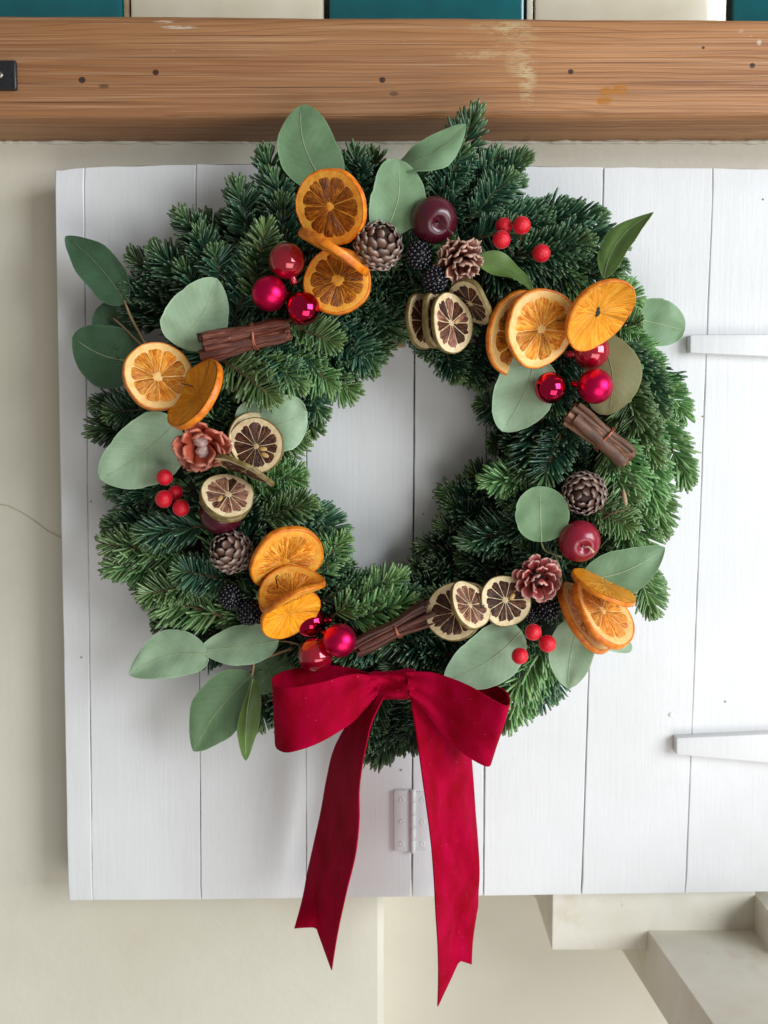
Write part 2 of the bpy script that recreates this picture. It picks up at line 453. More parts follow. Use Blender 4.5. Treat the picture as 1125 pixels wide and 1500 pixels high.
# ------------------------------------------------------------------ mesh building
class MB:
    def __init__(s):
        s.v, s.f, s.a = [], [], []

    def add(s, verts, faces, attr=None):
        n = len(s.v)
        s.v += [tuple(x) for x in verts]
        s.f += [tuple(i + n for i in q) for q in faces]
        s.a += [tuple(x) for x in attr] if attr is not None else [(0, 0, 0)] * len(verts)

    def grid(s, pts, closeu=False, closev=False, attr=None, capu=False):
        """pts[i][j]"""
        nu, nv = len(pts), len(pts[0])
        v = [p for r in pts for p in r]
        f = []
        for i in range(nu if closeu else nu - 1):
            for j in range(nv if closev else nv - 1):
                a, b = i, (i + 1) % nu
                c, d = j, (j + 1) % nv
                f.append((a * nv + c, b * nv + c, b * nv + d, a * nv + d))
        if capu:
            f.append(tuple(range(nv)))
            f.append(tuple((nu - 1) * nv + j for j in reversed(range(nv))))
        s.add(v, f, [q for r in attr for q in r] if attr else None)

    def solid(s, pts, th, attr=None):
        """a sheet grid with real thickness th"""
        A = np.array([[tuple(p) for p in r] for r in pts], float)
        du = np.gradient(A, axis=0)
        dv = np.gradient(A, axis=1)
        n = np.cross(du, dv)
        n /= np.maximum(np.linalg.norm(n, axis=2, keepdims=True), 1e-12)
        T = A + n * th / 2
        B = A - n * th / 2
        nu, nv = A.shape[:2]
        v = np.concatenate([T.reshape(-1, 3), B.reshape(-1, 3)])
        o = nu * nv
        f = []
        for i in range(nu - 1):
            for j in range(nv - 1):
                q = (i * nv + j, (i + 1) * nv + j, (i + 1) * nv + j + 1, i * nv + j + 1)
                f.append(q)
                f.append(tuple(x + o for x in reversed(q)))
        b = [(i, 0) for i in range(nu)] + [(nu - 1, j) for j in range(1, nv)] + [(i, nv - 1) for i in range(nu - 2, -1, -1)] + [(0, j) for j in range(nv - 2, 0, -1)]
        for (i, j), (k_, l) in zip(b, b[1:] + b[:1]):
            p, q = i * nv + j, k_ * nv + l
            f.append((p, p + o, q + o, q))
        at_ = None
        if attr:
            fl = [q for r in attr for q in r]
            at_ = fl + fl
        s.add(v, f, at_)

    def tube(s, pts, rad, seg=8, cap=True, attr=None):
        pts = [Vector(p) for p in pts]
        n = len(pts)
        rad = rad if isinstance(rad, (list, tuple)) else [rad] * n
        rows = []
        up = Vector((.31, .17, .93))
        for i in range(n):
            t = (pts[min(i + 1, n - 1)] - pts[max(i - 1, 0)]).normalized()
            if abs(t.dot(up)) > .95:
                up = Vector((.9, .3, .1))
            a = t.cross(up).normalized()
            b = t.cross(a)
            rows.append([pts[i] + (a * math.cos(q) + b * math.sin(q)) * rad[i] for q in [2 * math.pi * j / seg for j in range(seg)]])
        s.grid(rows, closev=True, capu=cap)

    def lathe(s, prof, seg=24, off=Vector((0, 0, 0)), jit=None):
        rows = [[off + Vector((r * math.cos(q), r * math.sin(q), z)) for q in [2 * math.pi * j / seg for j in range(seg)]] for r, z in prof]
        s.grid(rows, closev=True)

    def sphere(s, c, r, seg=16, rings=10, sc=(1, 1, 1)):
        c = Vector(c)
        rows = []
        for i in range(rings + 1):
            t = math.pi * i / rings
            rr = max(math.sin(t), 1e-3)
            rows.append([c + Vector((sc[0] * r * rr * math.cos(q), sc[1] * r * rr * math.sin(q), sc[2] * r * math.cos(t))) for q in [-2 * math.pi * j / seg for j in range(seg)]])
        s.grid(rows, closev=True)

    def mesh(s, name, mat, smooth=True, loc=None):
        me = bpy.data.meshes.new(name)
        v = s.v
        if loc is not None:
            v = [(x - loc[0], y - loc[1], z - loc[2]) for x, y, z in v]
        me.from_pydata(v, [], s.f)
        if any(a != (0, 0, 0) for a in s.a[:50]) or any(a != (0, 0, 0) for a in s.a[-50:]):
            at_ = me.attributes.new('pol', 'FLOAT_VECTOR', 'POINT')
            at_.data.foreach_set('vector', np.array(s.a, np.float32).ravel())
        if smooth:
            me.polygons.foreach_set('use_smooth', [True] * len(me.polygons))
        me.materials.append(mat)
        me.update()
        return me


def link(name, me, parent=None):
    o = bpy.data.objects.new(name, me)
    col.objects.link(o)
    if parent:
        o.parent = parent
    return o


def tag(o, label=None, cat=None, group=None, kind=None):
    for k_, v_ in (('label', label), ('category', cat), ('group', group), ('kind', kind)):
        if v_:
            o[k_] = v_
    return o


def thing(name, label, cat, Mw=None, group=None):
    o = bpy.data.objects.new(name, None)
    o.empty_display_size = .01
    col.objects.link(o)
    if Mw is not None:
        o.matrix_world = Mw if isinstance(Mw, Matrix) else Matrix.Translation(Mw)
    return tag(o, label, cat, group)


def sharp(o, deg=35):
    """shade smooth with crisp edges kept"""
    me = o.data
    bm = bmesh.new()
    bm.from_mesh(me)
    for e in bm.edges:
        if len(e.link_faces) == 2 and e.calc_face_angle(0) > R_(deg):
            e.smooth = False
    bm.to_mesh(me)
    bm.free()
    return o


def box_mesh(name, corners, mat, bevel=.0015, seg=2):
    """corners: 4 front points then the 4 points behind them"""
    bm = bmesh.new()
    v = [bm.verts.new(c) for c in corners]
    for q in ((0, 1, 2, 3), (7, 6, 5, 4), (0, 4, 5, 1), (1, 5, 6, 2), (2, 6, 7, 3), (3, 7, 4, 0)):
        bm.faces.new([v[i] for i in q])
    bmesh.ops.recalc_face_normals(bm, faces=bm.faces)
    if bevel:
        bmesh.ops.bevel(bm, geom=list(bm.edges), offset=bevel, segments=seg, profile=.6, affect='EDGES')
    me = bpy.data.meshes.new(name)
    bm.to_mesh(me)
    bm.free()
    me.materials.append(mat)
    me.polygons.foreach_set('use_smooth', [True] * len(me.polygons))
    return me


def abox(name, x0, x1, y0, y1, z0, z1, mat, parent=None, bevel=.0015):
    me = box_mesh(name, [(x0, y0, z0), (x1, y0, z0), (x1, y0, z1), (x0, y0, z1), (x0, y1, z0), (x1, y1, z0), (x1, y1, z1), (x0, y1, z1)], mat, bevel)
    return sharp(link(name, me, parent), 50)


def cat(pts, n):
    """Catmull-Rom through rows of numbers"""
    A = np.array(pts, float)
    A = np.vstack([2 * A[0] - A[1], A, 2 * A[-1] - A[-2]])
    out = []
    m = len(A) - 3
    for q in range(n):
        t = q * m / (n - 1)
        i = min(int(t), m - 1)
        t -= i
        a, b, c, d = A[i:i + 4]
        out.append(.5 * (2 * b + (c - a) * t + (2 * a - 5 * b + 4 * c - d) * t * t + (3 * b - a - 3 * c + d) * t ** 3))
    return out


# ------------------------------------------------------------------ setting: wall, recess, ledge
WALL = -.045
xs = P(562, 1400, WALL).x
zs = P(562, 1290, WALL).z
mb = MB()


def quad(a, b, c, d):
    mb.add([a, b, c, d], [(0, 1, 2, 3)])


yw, yr = -WALL, .125
quad((-1.6, yw, .3), (xs - .006, yw, .3), (xs - .006, yw, 2.6), (-1.6, yw, 2.6))
quad((xs - .006, yw, zs), (1.3, yw, zs), (1.3, yw, 2.6), (xs - .006, yw, 2.6))
quad((xs - .006, yw, .3), (xs, yw + .006, .3), (xs, yw + .006, zs), (xs - .006, yw, zs))
quad((xs, yw + .006, .3), (xs, yr, .3), (xs, yr, zs), (xs, yw + .006, zs))
quad((xs, yr, .3), (1.3, yr, .3), (1.3, yr, zs), (xs, yr, zs))
quad((xs - .006, yw, zs), (xs, yr, zs), (1.3, yr, zs), (1.3, yw, zs))
wall = link('wall', mb.mesh('wall', M['wall'], False))
tag(wall, 'cream painted wall behind the shutter with a shadowed recess below', kind='structure')
# hairline crack left of the shutter
mb = MB()
cp = [P(x, y, WALL + .0004) for x, y in ((-8, 738), (12, 741), (34, 752), (52, 764), (70, 778), (90, 788), (120, 803))]
mb.tube(cp, [.0003, .0004, .00045, .0005, .0005, .0005, .0004], 6)
cr_ = link('crack', mb.mesh('crack', M['wall_crack']), wall)
# rail under the shutter on the right, and the ledge that runs out from it
d_r = -.02
a, b = P(816, 1392, d_r), P(1104, 1352, d_r)
rail = abox('painted_rail', P(809, 1340, d_r).x, P(1106, 1340, d_r).x, -d_r, yr + .02, a.z, P(900, 1255, d_r).z, M['grimy_cream_paint'], None, .002)
tag(rail, 'cream painted wooden rail under the shutter, above the ledge', 'rail')
zl = P(950, 1362, d_r - .001).z
A0, A1 = Pz(948, 1362, zl), Pz(1046, 1502, zl)
B0, B1 = Pz(1104, 1352, zl), Pz(1330, 1520, zl)
dirA = (A1 - A0).normalized()
A0 = A0 - dirA * .10
A1 = A1 + dirA * .12
B1 = Vector((B0.x + .35, A1.y, zl))
B0 = Vector((B0.x + .05, A0.y, zl))
dz = Vector((0, 0, -.052))
lx = Vector((-.004, 0, 0))
me = box_mesh('ledge', [A1 + dz + lx, B1 + dz, B1, A1, A0 + dz + lx, B0 + dz, B0, A0], M['grimy_cream_paint'], .0025)
tag(sharp(link('ledge', me), 50), 'cream painted ledge running forward at the bottom right corner', 'ledge')
up_ = P(1104, 1352, d_r - .001)

abx = abox('upright_board', up_.x, up_.x + .12, -d_r - .045, yr, zl - .02, P(1104, 1316, 0).z - .006, M['grimy_cream_paint'], None, .002)
tag(abx, 'cream upright board at the right end of the ledge', 'board')

# ------------------------------------------------------------------ striped glazed tiles at the top
tw = link('tiled_wall', None)
bpy.data.objects.remove(tw)
d_t = -.012
ztb = P(560, 62, d_t).z
tb = abox('tiled_wall', -1.0, 1.0, -d_t + .010, yw - .002, ztb, ztb + .25, M['dark_grout'], None, .0)
tag(tb, 'band of teal and cream glazed tiles above the pine beam', kind='structure')
for x0, x1, m_ in ((-110, 179, 'teal_glaze'), (190, 474, 'cream_glaze'), (481, 769, 'teal_glaze'), (783, 1066, 'cream_glaze'), (1074, 1360, 'teal_glaze')):
    X0, X1 = P(x0, 10, d_t).x, P(x1, 10, d_t).x
    o = abox('tile', X0, X1, -d_t, -d_t + .012, ztb + .002, ztb + .215, M[m_], tb, .005)
    o.parent = tb
    if m_ == 'cream_glaze':
        o2 = abox('tile_edging', X0 - .0062, X0 - .0008, -d_t + .003, -d_t + .012, ztb + .002, ztb + .215, M['brown_wood_edge' if x0 < 400 else 'cream_glaze'], tb, .0015)

# ------------------------------------------------------------------ pine beam
d_b = .025
mb = MB()
yb0, yb1 = -d_b, yw - .001
n = 90
rows = []
for i in range(n):
    x = -.75 + 1.5 * i / (n - 1)
    px = 562.5 + x * F / (D - d_b)
    zt = P(px, 21 + 7 * px / 1125, d_b).z
    zb = P(px, 171 + 1.5 * math.sin(px * .004), d_b).z
    j1 = .0008 * noise.noise((x * 9, 0, 0)) + .0005 * noise.noise((x * 70, 3, 0))
    j2 = .0010 * noise.noise((x * 7, 5, 0)) + .0006 * noise.noise((x * 60, 9, 0))
    j3 = .0012 * noise.noise((x * 40, 7, 0))
    rb = .006
    rows.append([(x, yb1, zb - .001 + j3), (x, (yb0 + yb1) / 2, zb + j3 * .5), (x, yb0 + rb, zb + j2 * .5), (x, yb0 + rb * .3, zb + rb * .3 + j2), (x, yb0, zb + rb + j2),
                 (x, yb0 + .0004, (zt + zb) / 2 - .02), (x, yb0 - .0003, (zt + zb) / 2 + .015),
                 (x, yb0, zt - .004 + j1), (x, yb0 + .0012, zt - .0012 + j1), (x, yb0 + .004, zt + j1), (x, yb1, zt)])
mb.grid(rows, closev=True, capu=True)
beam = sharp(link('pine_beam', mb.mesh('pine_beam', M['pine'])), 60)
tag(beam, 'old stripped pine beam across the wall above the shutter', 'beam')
beam['kind'] = 'thing'
# ragged bead of old paint along the joint under the beam
mb = MB()
pts_, rad_ = [], []
for i in range(240):
    px = -60 + 1260 * i / 239
    q = P(px, 171, d_b)
    g_ = noise.noise((px * .03, 0, 4)) + .7 * noise.noise((px * .11, 3, 0))
    pts_.append(Vector((q.x, yw - .0008, q.z - .0022 + .0006 * noise.noise((px * .05, 8, 1)))))
    rad_.append(max(.0005, .0013 + .0015 * g_))
mb.tube(pts_, rad_, 7)
link('paint_bead', mb.mesh('paint_bead', M['cream_wall']), beam)

# black plate at the beam's left end
pl = thing('latch_plate', 'small black iron plate screwed to the left end of the beam', 'plate', P(0, 112, d_b))
c0 = P(0, 112, d_b)
s_ = PX(d_b)
me = box_mesh('plate', [(-.03, -.004, -20 * s_), (25 * s_, -.004, -20 * s_), (25 * s_, -.004, 20.5 * s_), (-.03, -.004, 20.5 * s_),
                        (-.03, .001, -20 * s_), (25 * s_, .001, -20 * s_), (25 * s_, .001, 20.5 * s_), (-.03, .001, 20.5 * s_)], M['black_iron'], .0022, 3)
sharp(link('plate', me, pl), 50)
mb = MB()
mb.lathe([(.0001, .0012), (.0022, .0009), (.003, 0), (.003, -.001)], 16)
o = link('screw', mb.mesh('screw', M['dull_steel']), pl)
o.location = (2 * s_, -.004, 0)
o.rotation_euler = (R_(90), 0, 0)

# ------------------------------------------------------------------ shutter
sh = thing('painted_shutter', 'white painted plank shutter fixed flat on the cream wall', 'shutter', P(600, 780, 0))
shl = sh.location.copy()
TH = .024


def top_y(px):
    return float(np.interp(px, [80, 100, 200, 480, 760, 1045, 1300], [249, 246, 241, 239, 243, 246, 249]))


def bot_y(px):
    return float(np.interp(px, [100, 300, 600, 1003, 1300], [1320, 1319, 1315, 1309, 1305]))


def plank(xt0, xb0, xt1, xb1, g0, g1, seed):
    """one board: its left and right seams at the top and the bottom, half gaps g0 and g1 in metres"""
    mb = MB()
    n = 46
    rows, at_ = [], []
    a0, a1 = P(xt0, top_y(xt0), 0), P(xb0, bot_y(xb0), 0)
    b0, b1 = P(xt1, top_y(xt1), 0), P(xb1, bot_y(xb1), 0)
    dy = .0005 * noise.noise((seed, 1.7, 0))
    for i in range(n):
        t = i / (n - 1)
        L, Rr = a0.lerp(a1, t), b0.lerp(b1, t)
        jl = .00035 * noise.noise((seed, t * 26, 0)) + .0003 * noise.noise((seed, t * 6, 4))
        jr = .00035 * noise.noise((seed, t * 26, 9)) + .0003 * noise.noise((seed, t * 6, 14))
        xl, xr = L.x + g0 + max(jl, -g0 * .8), Rr.x - g1 - max(jr, -g1 * .8)
        e = 0.0
        z = L.z * .5 + Rr.z * .5
        zl_, zr_ = L.z, Rr.z
        if i == 0 or i == n - 1:
            e = .0022
        bv = .0007 + .0003 * noise.noise((seed, t * 15, 2))
        row = []
        for f_, dd in ((0, TH), (0, bv + e), (bv / (xr - xl), e), (.25, e), (.5, e), (.75, e), (1 - bv / (xr - xl), e), (1, bv + e), (1, TH)):
            w = .0005 * noise.noise((seed + f_ * 3, t * 3, 1)) if 0 < f_ < 1 else 0
            zz_ = zl_ + (zr_ - zl_) * f_
            if i == 0:
                zz_ += .0009 * noise.noise((xl + f_ * (xr - xl)) * 60 * Vector((1, 0, 0)) + Vector((0, seed, 0)))
            row.append((xl + (xr - xl) * f_, dd + dy + w, zz_))
        rows.append(row)
    mb.grid(rows, capu=True)
    o = sharp(link('plank', mb.mesh('plank', M['white'], loc=shl), sh), 22)
    return o


seams = [(80, 100), (122.5, 135), (286.5, 294), (449, 448.5), (608.5, 603), (716, 708), (885, 852), (1045, 1004), (1210, 1160)]
gaps = [0, .0002, .0003, .00015, .0006, .0004, .0004, .0002, 0]
for i in range(8):
    plank(seams[i][0], seams[i][1], seams[i + 1][0], seams[i + 1][1], gaps[i], gaps[i + 1], i * 7.3 + 1)
# dark back boards behind the seams
q0, q1 = P(90, 260, -TH), P(1300, 1290, -TH)
o = abox('back_board', q0.x + .012 - shl.x, q1.x - shl.x, TH + .0006 - shl.y, TH + .008 - shl.y, q1.z - shl.z + .01, q0.z - shl.z - .01, M['grimy_cream_paint'], sh, .001)


def hinge_part(px0, px1, y0, y1, y0b, y1b, d0, name, parent, mat='white', bevel=.0012):
    """plate between px0 and px1: top edge y0->y1, bottom edge y0b->y1b, standing d0 proud"""
    f_ = [P(px0, y0b, d0), P(px1, y1b, d0), P(px1, y1, d0), P(px0, y0, d0)]
    b_ = [Vector((p.x, .0008, p.z)) for p in f_]
    me = box_mesh(name, [p - shl for p in f_ + b_], M[mat], bevel)
    return sharp(link(name, me, parent), 50)


hg = hinge_part(577, 602, 1158, 1158, 1247, 1248, .0030, 'hinge', sh)
hg['label'] = 'white painted butt hinge near the bottom edge'
hinge_part(608, 632, 1160, 1160, 1246, 1246, .0018, 'leaf_plate', hg)
mb = MB()
kx = P(604.5, 1200, .004)
for a, b in ((1157, 1175), (1175.6, 1193), (1193.6, 1212), (1212.6, 1230), (1230.6, 1249)):
    za, zb = P(604, a, .003).z, P(604, b, .003).z
    mb.lathe([(.0001, za), (.0022, za), (.0026, za - .0005), (.0026, zb + .0005), (.0022, zb), (.0001, zb)], 14, Vector((kx.x, -.0028, 0)))
o = link('knuckle', mb.mesh('knuckle', M['white'], loc=shl), hg)
for px, ys, d0 in ((588, (1172, 1204, 1236), .0030), (619, (1172, 1204, 1236), .0018)):
    for y in ys:
        mb = MB()
        mb.lathe([(.0001, .0001), (.0011, .0001), (.0015, .0003), (.0021, .0004), (.0026, .0001), (.0026, -.0004)], 14)
        o = link('screw', mb.mesh('screw', M['white']), hg)
        o.location = P(px, y, d0) - shl
        o.rotation_euler = (R_(90), 0, 0)
s1 = hinge_part(1011, 1180, 490, 489, 517, 525, .011, 'hinge_strap', sh, 'white', .0025)
s2 = hinge_part(991, 1180, 1081, 1073, 1106, 1123, .011, 'hinge_strap', sh, 'white', .002)
s1['label'] = 'upper white painted strap on the right edge'
s2['label'] = 'lower white painted strap tapering at the right edge'
# nail heads, filler blob
for px, y, r in ((983, 1047, 4.2),):
    mb = MB()
    mb.sphere((0, 0, 0), r * .0006, 14, 8, (1, .35, .9))
    o = link('filler_blob', mb.mesh('filler_blob', M['white']), sh)
    o.location = P(px, y, .0003) - shl
for px, y in ((119, 963), (133, 735), (987, 750), (1118, 292), (588, 1128), (1063, 1028), (620, 753), (1030, 610)):
    mb = MB()
    mb.lathe([(.0001, .00015), (.0007, .0001), (.00085, -.0003)], 10)
    o = link('nail', mb.mesh('nail', M['brown_wood_edge']), sh)
    o.location = P(px, y, .0006) - shl
    o.rotation_euler = (R_(90), 0, 0)

# the bit of bracket that shows under the fir at the top of the opening
br_ = thing('wall_bracket', 'small grey bracket with brown lower edge, half hidden by fir atop the opening', 'bracket', P(572, 492, .008))
p0 = br_.location.copy()


def px_box(x0, x1, y0, y1, d0, d1, mat, name, parent, org, bevel=.001):
    f_ = [P(x0, y1, d0), P(x1, y1, d0), P(x1, y0, d0), P(x0, y0, d0)]
    b_ = [Vector((p.x, -d1, p.z)) for p in f_]
    me = box_mesh(name, [p - org for p in f_ + b_], M[mat], bevel)
    return sharp(link(name, me, parent), 50)


px_box(556, 595, 440, 499, .012, .001, 'grey_metal', 'bracket_plate', br_, p0)
px_box(555, 594.5, 499.5, 508, .012, .0012, 'brown_wood_edge', 'bracket_edge', br_, p0)

# ------------------------------------------------------------------ fir sprigs
CX, CY = 567, 660


def sprig_mesh(L, seed, dens=2.65, nl=.0205, nw=.00118, spread=1.0):
    r = random.Random(seed)
    tw = MB()
    bend = [r.uniform(-.06, .06) * L, r.uniform(.0, .10) * L]

    def axis(t):
        return Vector((L * t, bend[0] * math.sin(t * 2.2), bend[1] * t * t))
    tw.tube([axis(t) for t in (-.06, .2, .45, .7, .88, 1)], [.0016, .0015, .0013, .0011, .0009, .0006], 6)
    tw.sphere(axis(1.0), .0012, 8, 5)
    nd = MB()
    N = int(L * 1000 * dens)
    ts = [(i + r.random()) / N for i in range(N)] + [1.0] * 9
    for q, t in enumerate(ts):
        t = .02 + .98 * min(t, 1)
        al = R_(r.choice((-1, 1)) * (r.uniform(56, 106) if r.random() < .78 else (r.uniform(4, 50) if r.random() < .75 else r.uniform(108, 170))))
        tipf = max(0, (t - .72) / .28)
        psi = R_((r.uniform(54, 80) * (1 - tipf) + r.uniform(8, 42) * tipf) * spread)
        d0 = Vector((math.cos(psi), math.sin(psi) * math.sin(al), math.sin(psi) * math.cos(al)))
        ln = nl * r.uniform(.78, 1.12) * (1 - .35 * tipf) * (.75 + .25 * min(1, t / .12))
        w = nw * r.uniform(.85, 1.15)
        base = axis(t)
        cv = Vector((.20, 0, .30 + .12 * r.random())) * r.uniform(.5, 1.2)
        side = d0.cross(Vector((0, 0, 1)) + Vector((r.uniform(-.5, .5), r.uniform(-.5, .5), 0)))
        side = side.normalized() if side.length > 1e-4 else Vector((0, 1, 0))
        vs, at_ = [], []
        for s_, wf in ((0, .5), (.4, 1), (.82, 1.05), (1.0, .6)):
            c_ = base + d0 * (ln * s_) + cv * (ln * .5 * s_ * s_)
            tang = (d0 + cv * s_).normalized()
            nn = side.cross(tang)
            vs += [c_ - side * w * wf, c_ + side * w * wf, c_ + nn * w * .55 * wf]
            at_ += [(s_ + .001, t, 0)] * 3
        fs = []
        for a in (0, 3, 6):
            fs += [(a, a + 1, a + 4, a + 3), (a + 1, a + 2, a + 5, a + 4), (a + 2, a, a + 3, a + 5)]
        fs.append((9, 10, 11))
        nd.add(vs, fs, at_)
    tm = tw.mesh('fir_sprig', M['fir_twig_bark'])
    nms = {}
    for mname in ('fir_needle_green', 'fir_needle_pale', 'fir_needle_deep'):
        if not nms:
            nms[mname] = nd.mesh('needles', M[mname])
        else:
            c_ = nms['fir_needle_green'].copy()
            c_.materials[0] = M[mname]
            nms[mname] = c_
    return L, tm, nms


PROTO = [sprig_mesh(.046, 1), sprig_mesh(.046, 2), sprig_mesh(.046, 12, spread=.85), sprig_mesh(.062, 3), sprig_mesh(.062, 4), sprig_mesh(.062, 15, spread=.85),
         sprig_mesh(.082, 5), sprig_mesh(.082, 6, spread=.9), sprig_mesh(.105, 7), sprig_mesh(.105, 8, spread=.9)]
wreath = thing('fir_wreath', 'round green fir wreath hanging on the white shutter', 'wreath', P(CX, CY, .03))
wo = wreath.location.copy()
# bound core of the ring
mb = MB()
rows = []
for i in range(64):
    q = 2 * math.pi * i / 64
    c0 = P(CX + 10 + 272 * math.cos(q), CY + 8 - 290 * math.sin(q), .026)
    rad = Vector((math.cos(q), 0, math.sin(q)))
    r0 = .042 + .004 * noise.noise((math.cos(q) * 3, math.sin(q) * 3, 0))
    rows.append([c0 + rad * (r0 * math.cos(w)) + Vector((0, -.6 * r0 * math.sin(w), 0)) - wo for w in [2 * math.pi * j / 12 for j in range(12)]])
mb.grid(rows, closeu=True, closev=True)
link('bound_core', mb.mesh('bound_core', M['moss_core']), wreath)


def sprig(b, t, db, dt, mat='fir_needle_green', roll=None, pick=None):
    B, T = P(b[0], b[1], db), P(t[0], t[1], dt)
    x = T - B
    L = x.length * .965
    x.normalize()
    w = (CAM - B).normalized()
    z = (w - x * w.dot(x)).normalized()
    rl = R_(roll if roll is not None else random.gauss(0, 22))
    z = Matrix.Rotation(rl, 3, x) @ z
    y = z.cross(x)
    cands = sorted(PROTO, key=lambda p: abs(math.log(p[0] / L)))[:3]
    p = random.choice([c for c in cands if abs(math.log(c[0] / L)) < .35] or cands[:1])
    s_ = L / p[0]
    Mx = Matrix((x * s_, y * min(max(s_, .92), 1.12), z * min(max(s_, .92), 1.12))).transposed().to_4x4()
    Mx.translation = B - wo
    tw = link('fir_sprig', p[1], wreath)
    tw.matrix_local = Mx
    nd = link('needles', p[2][mat], tw)
    nd['kind'] = 'stuff'


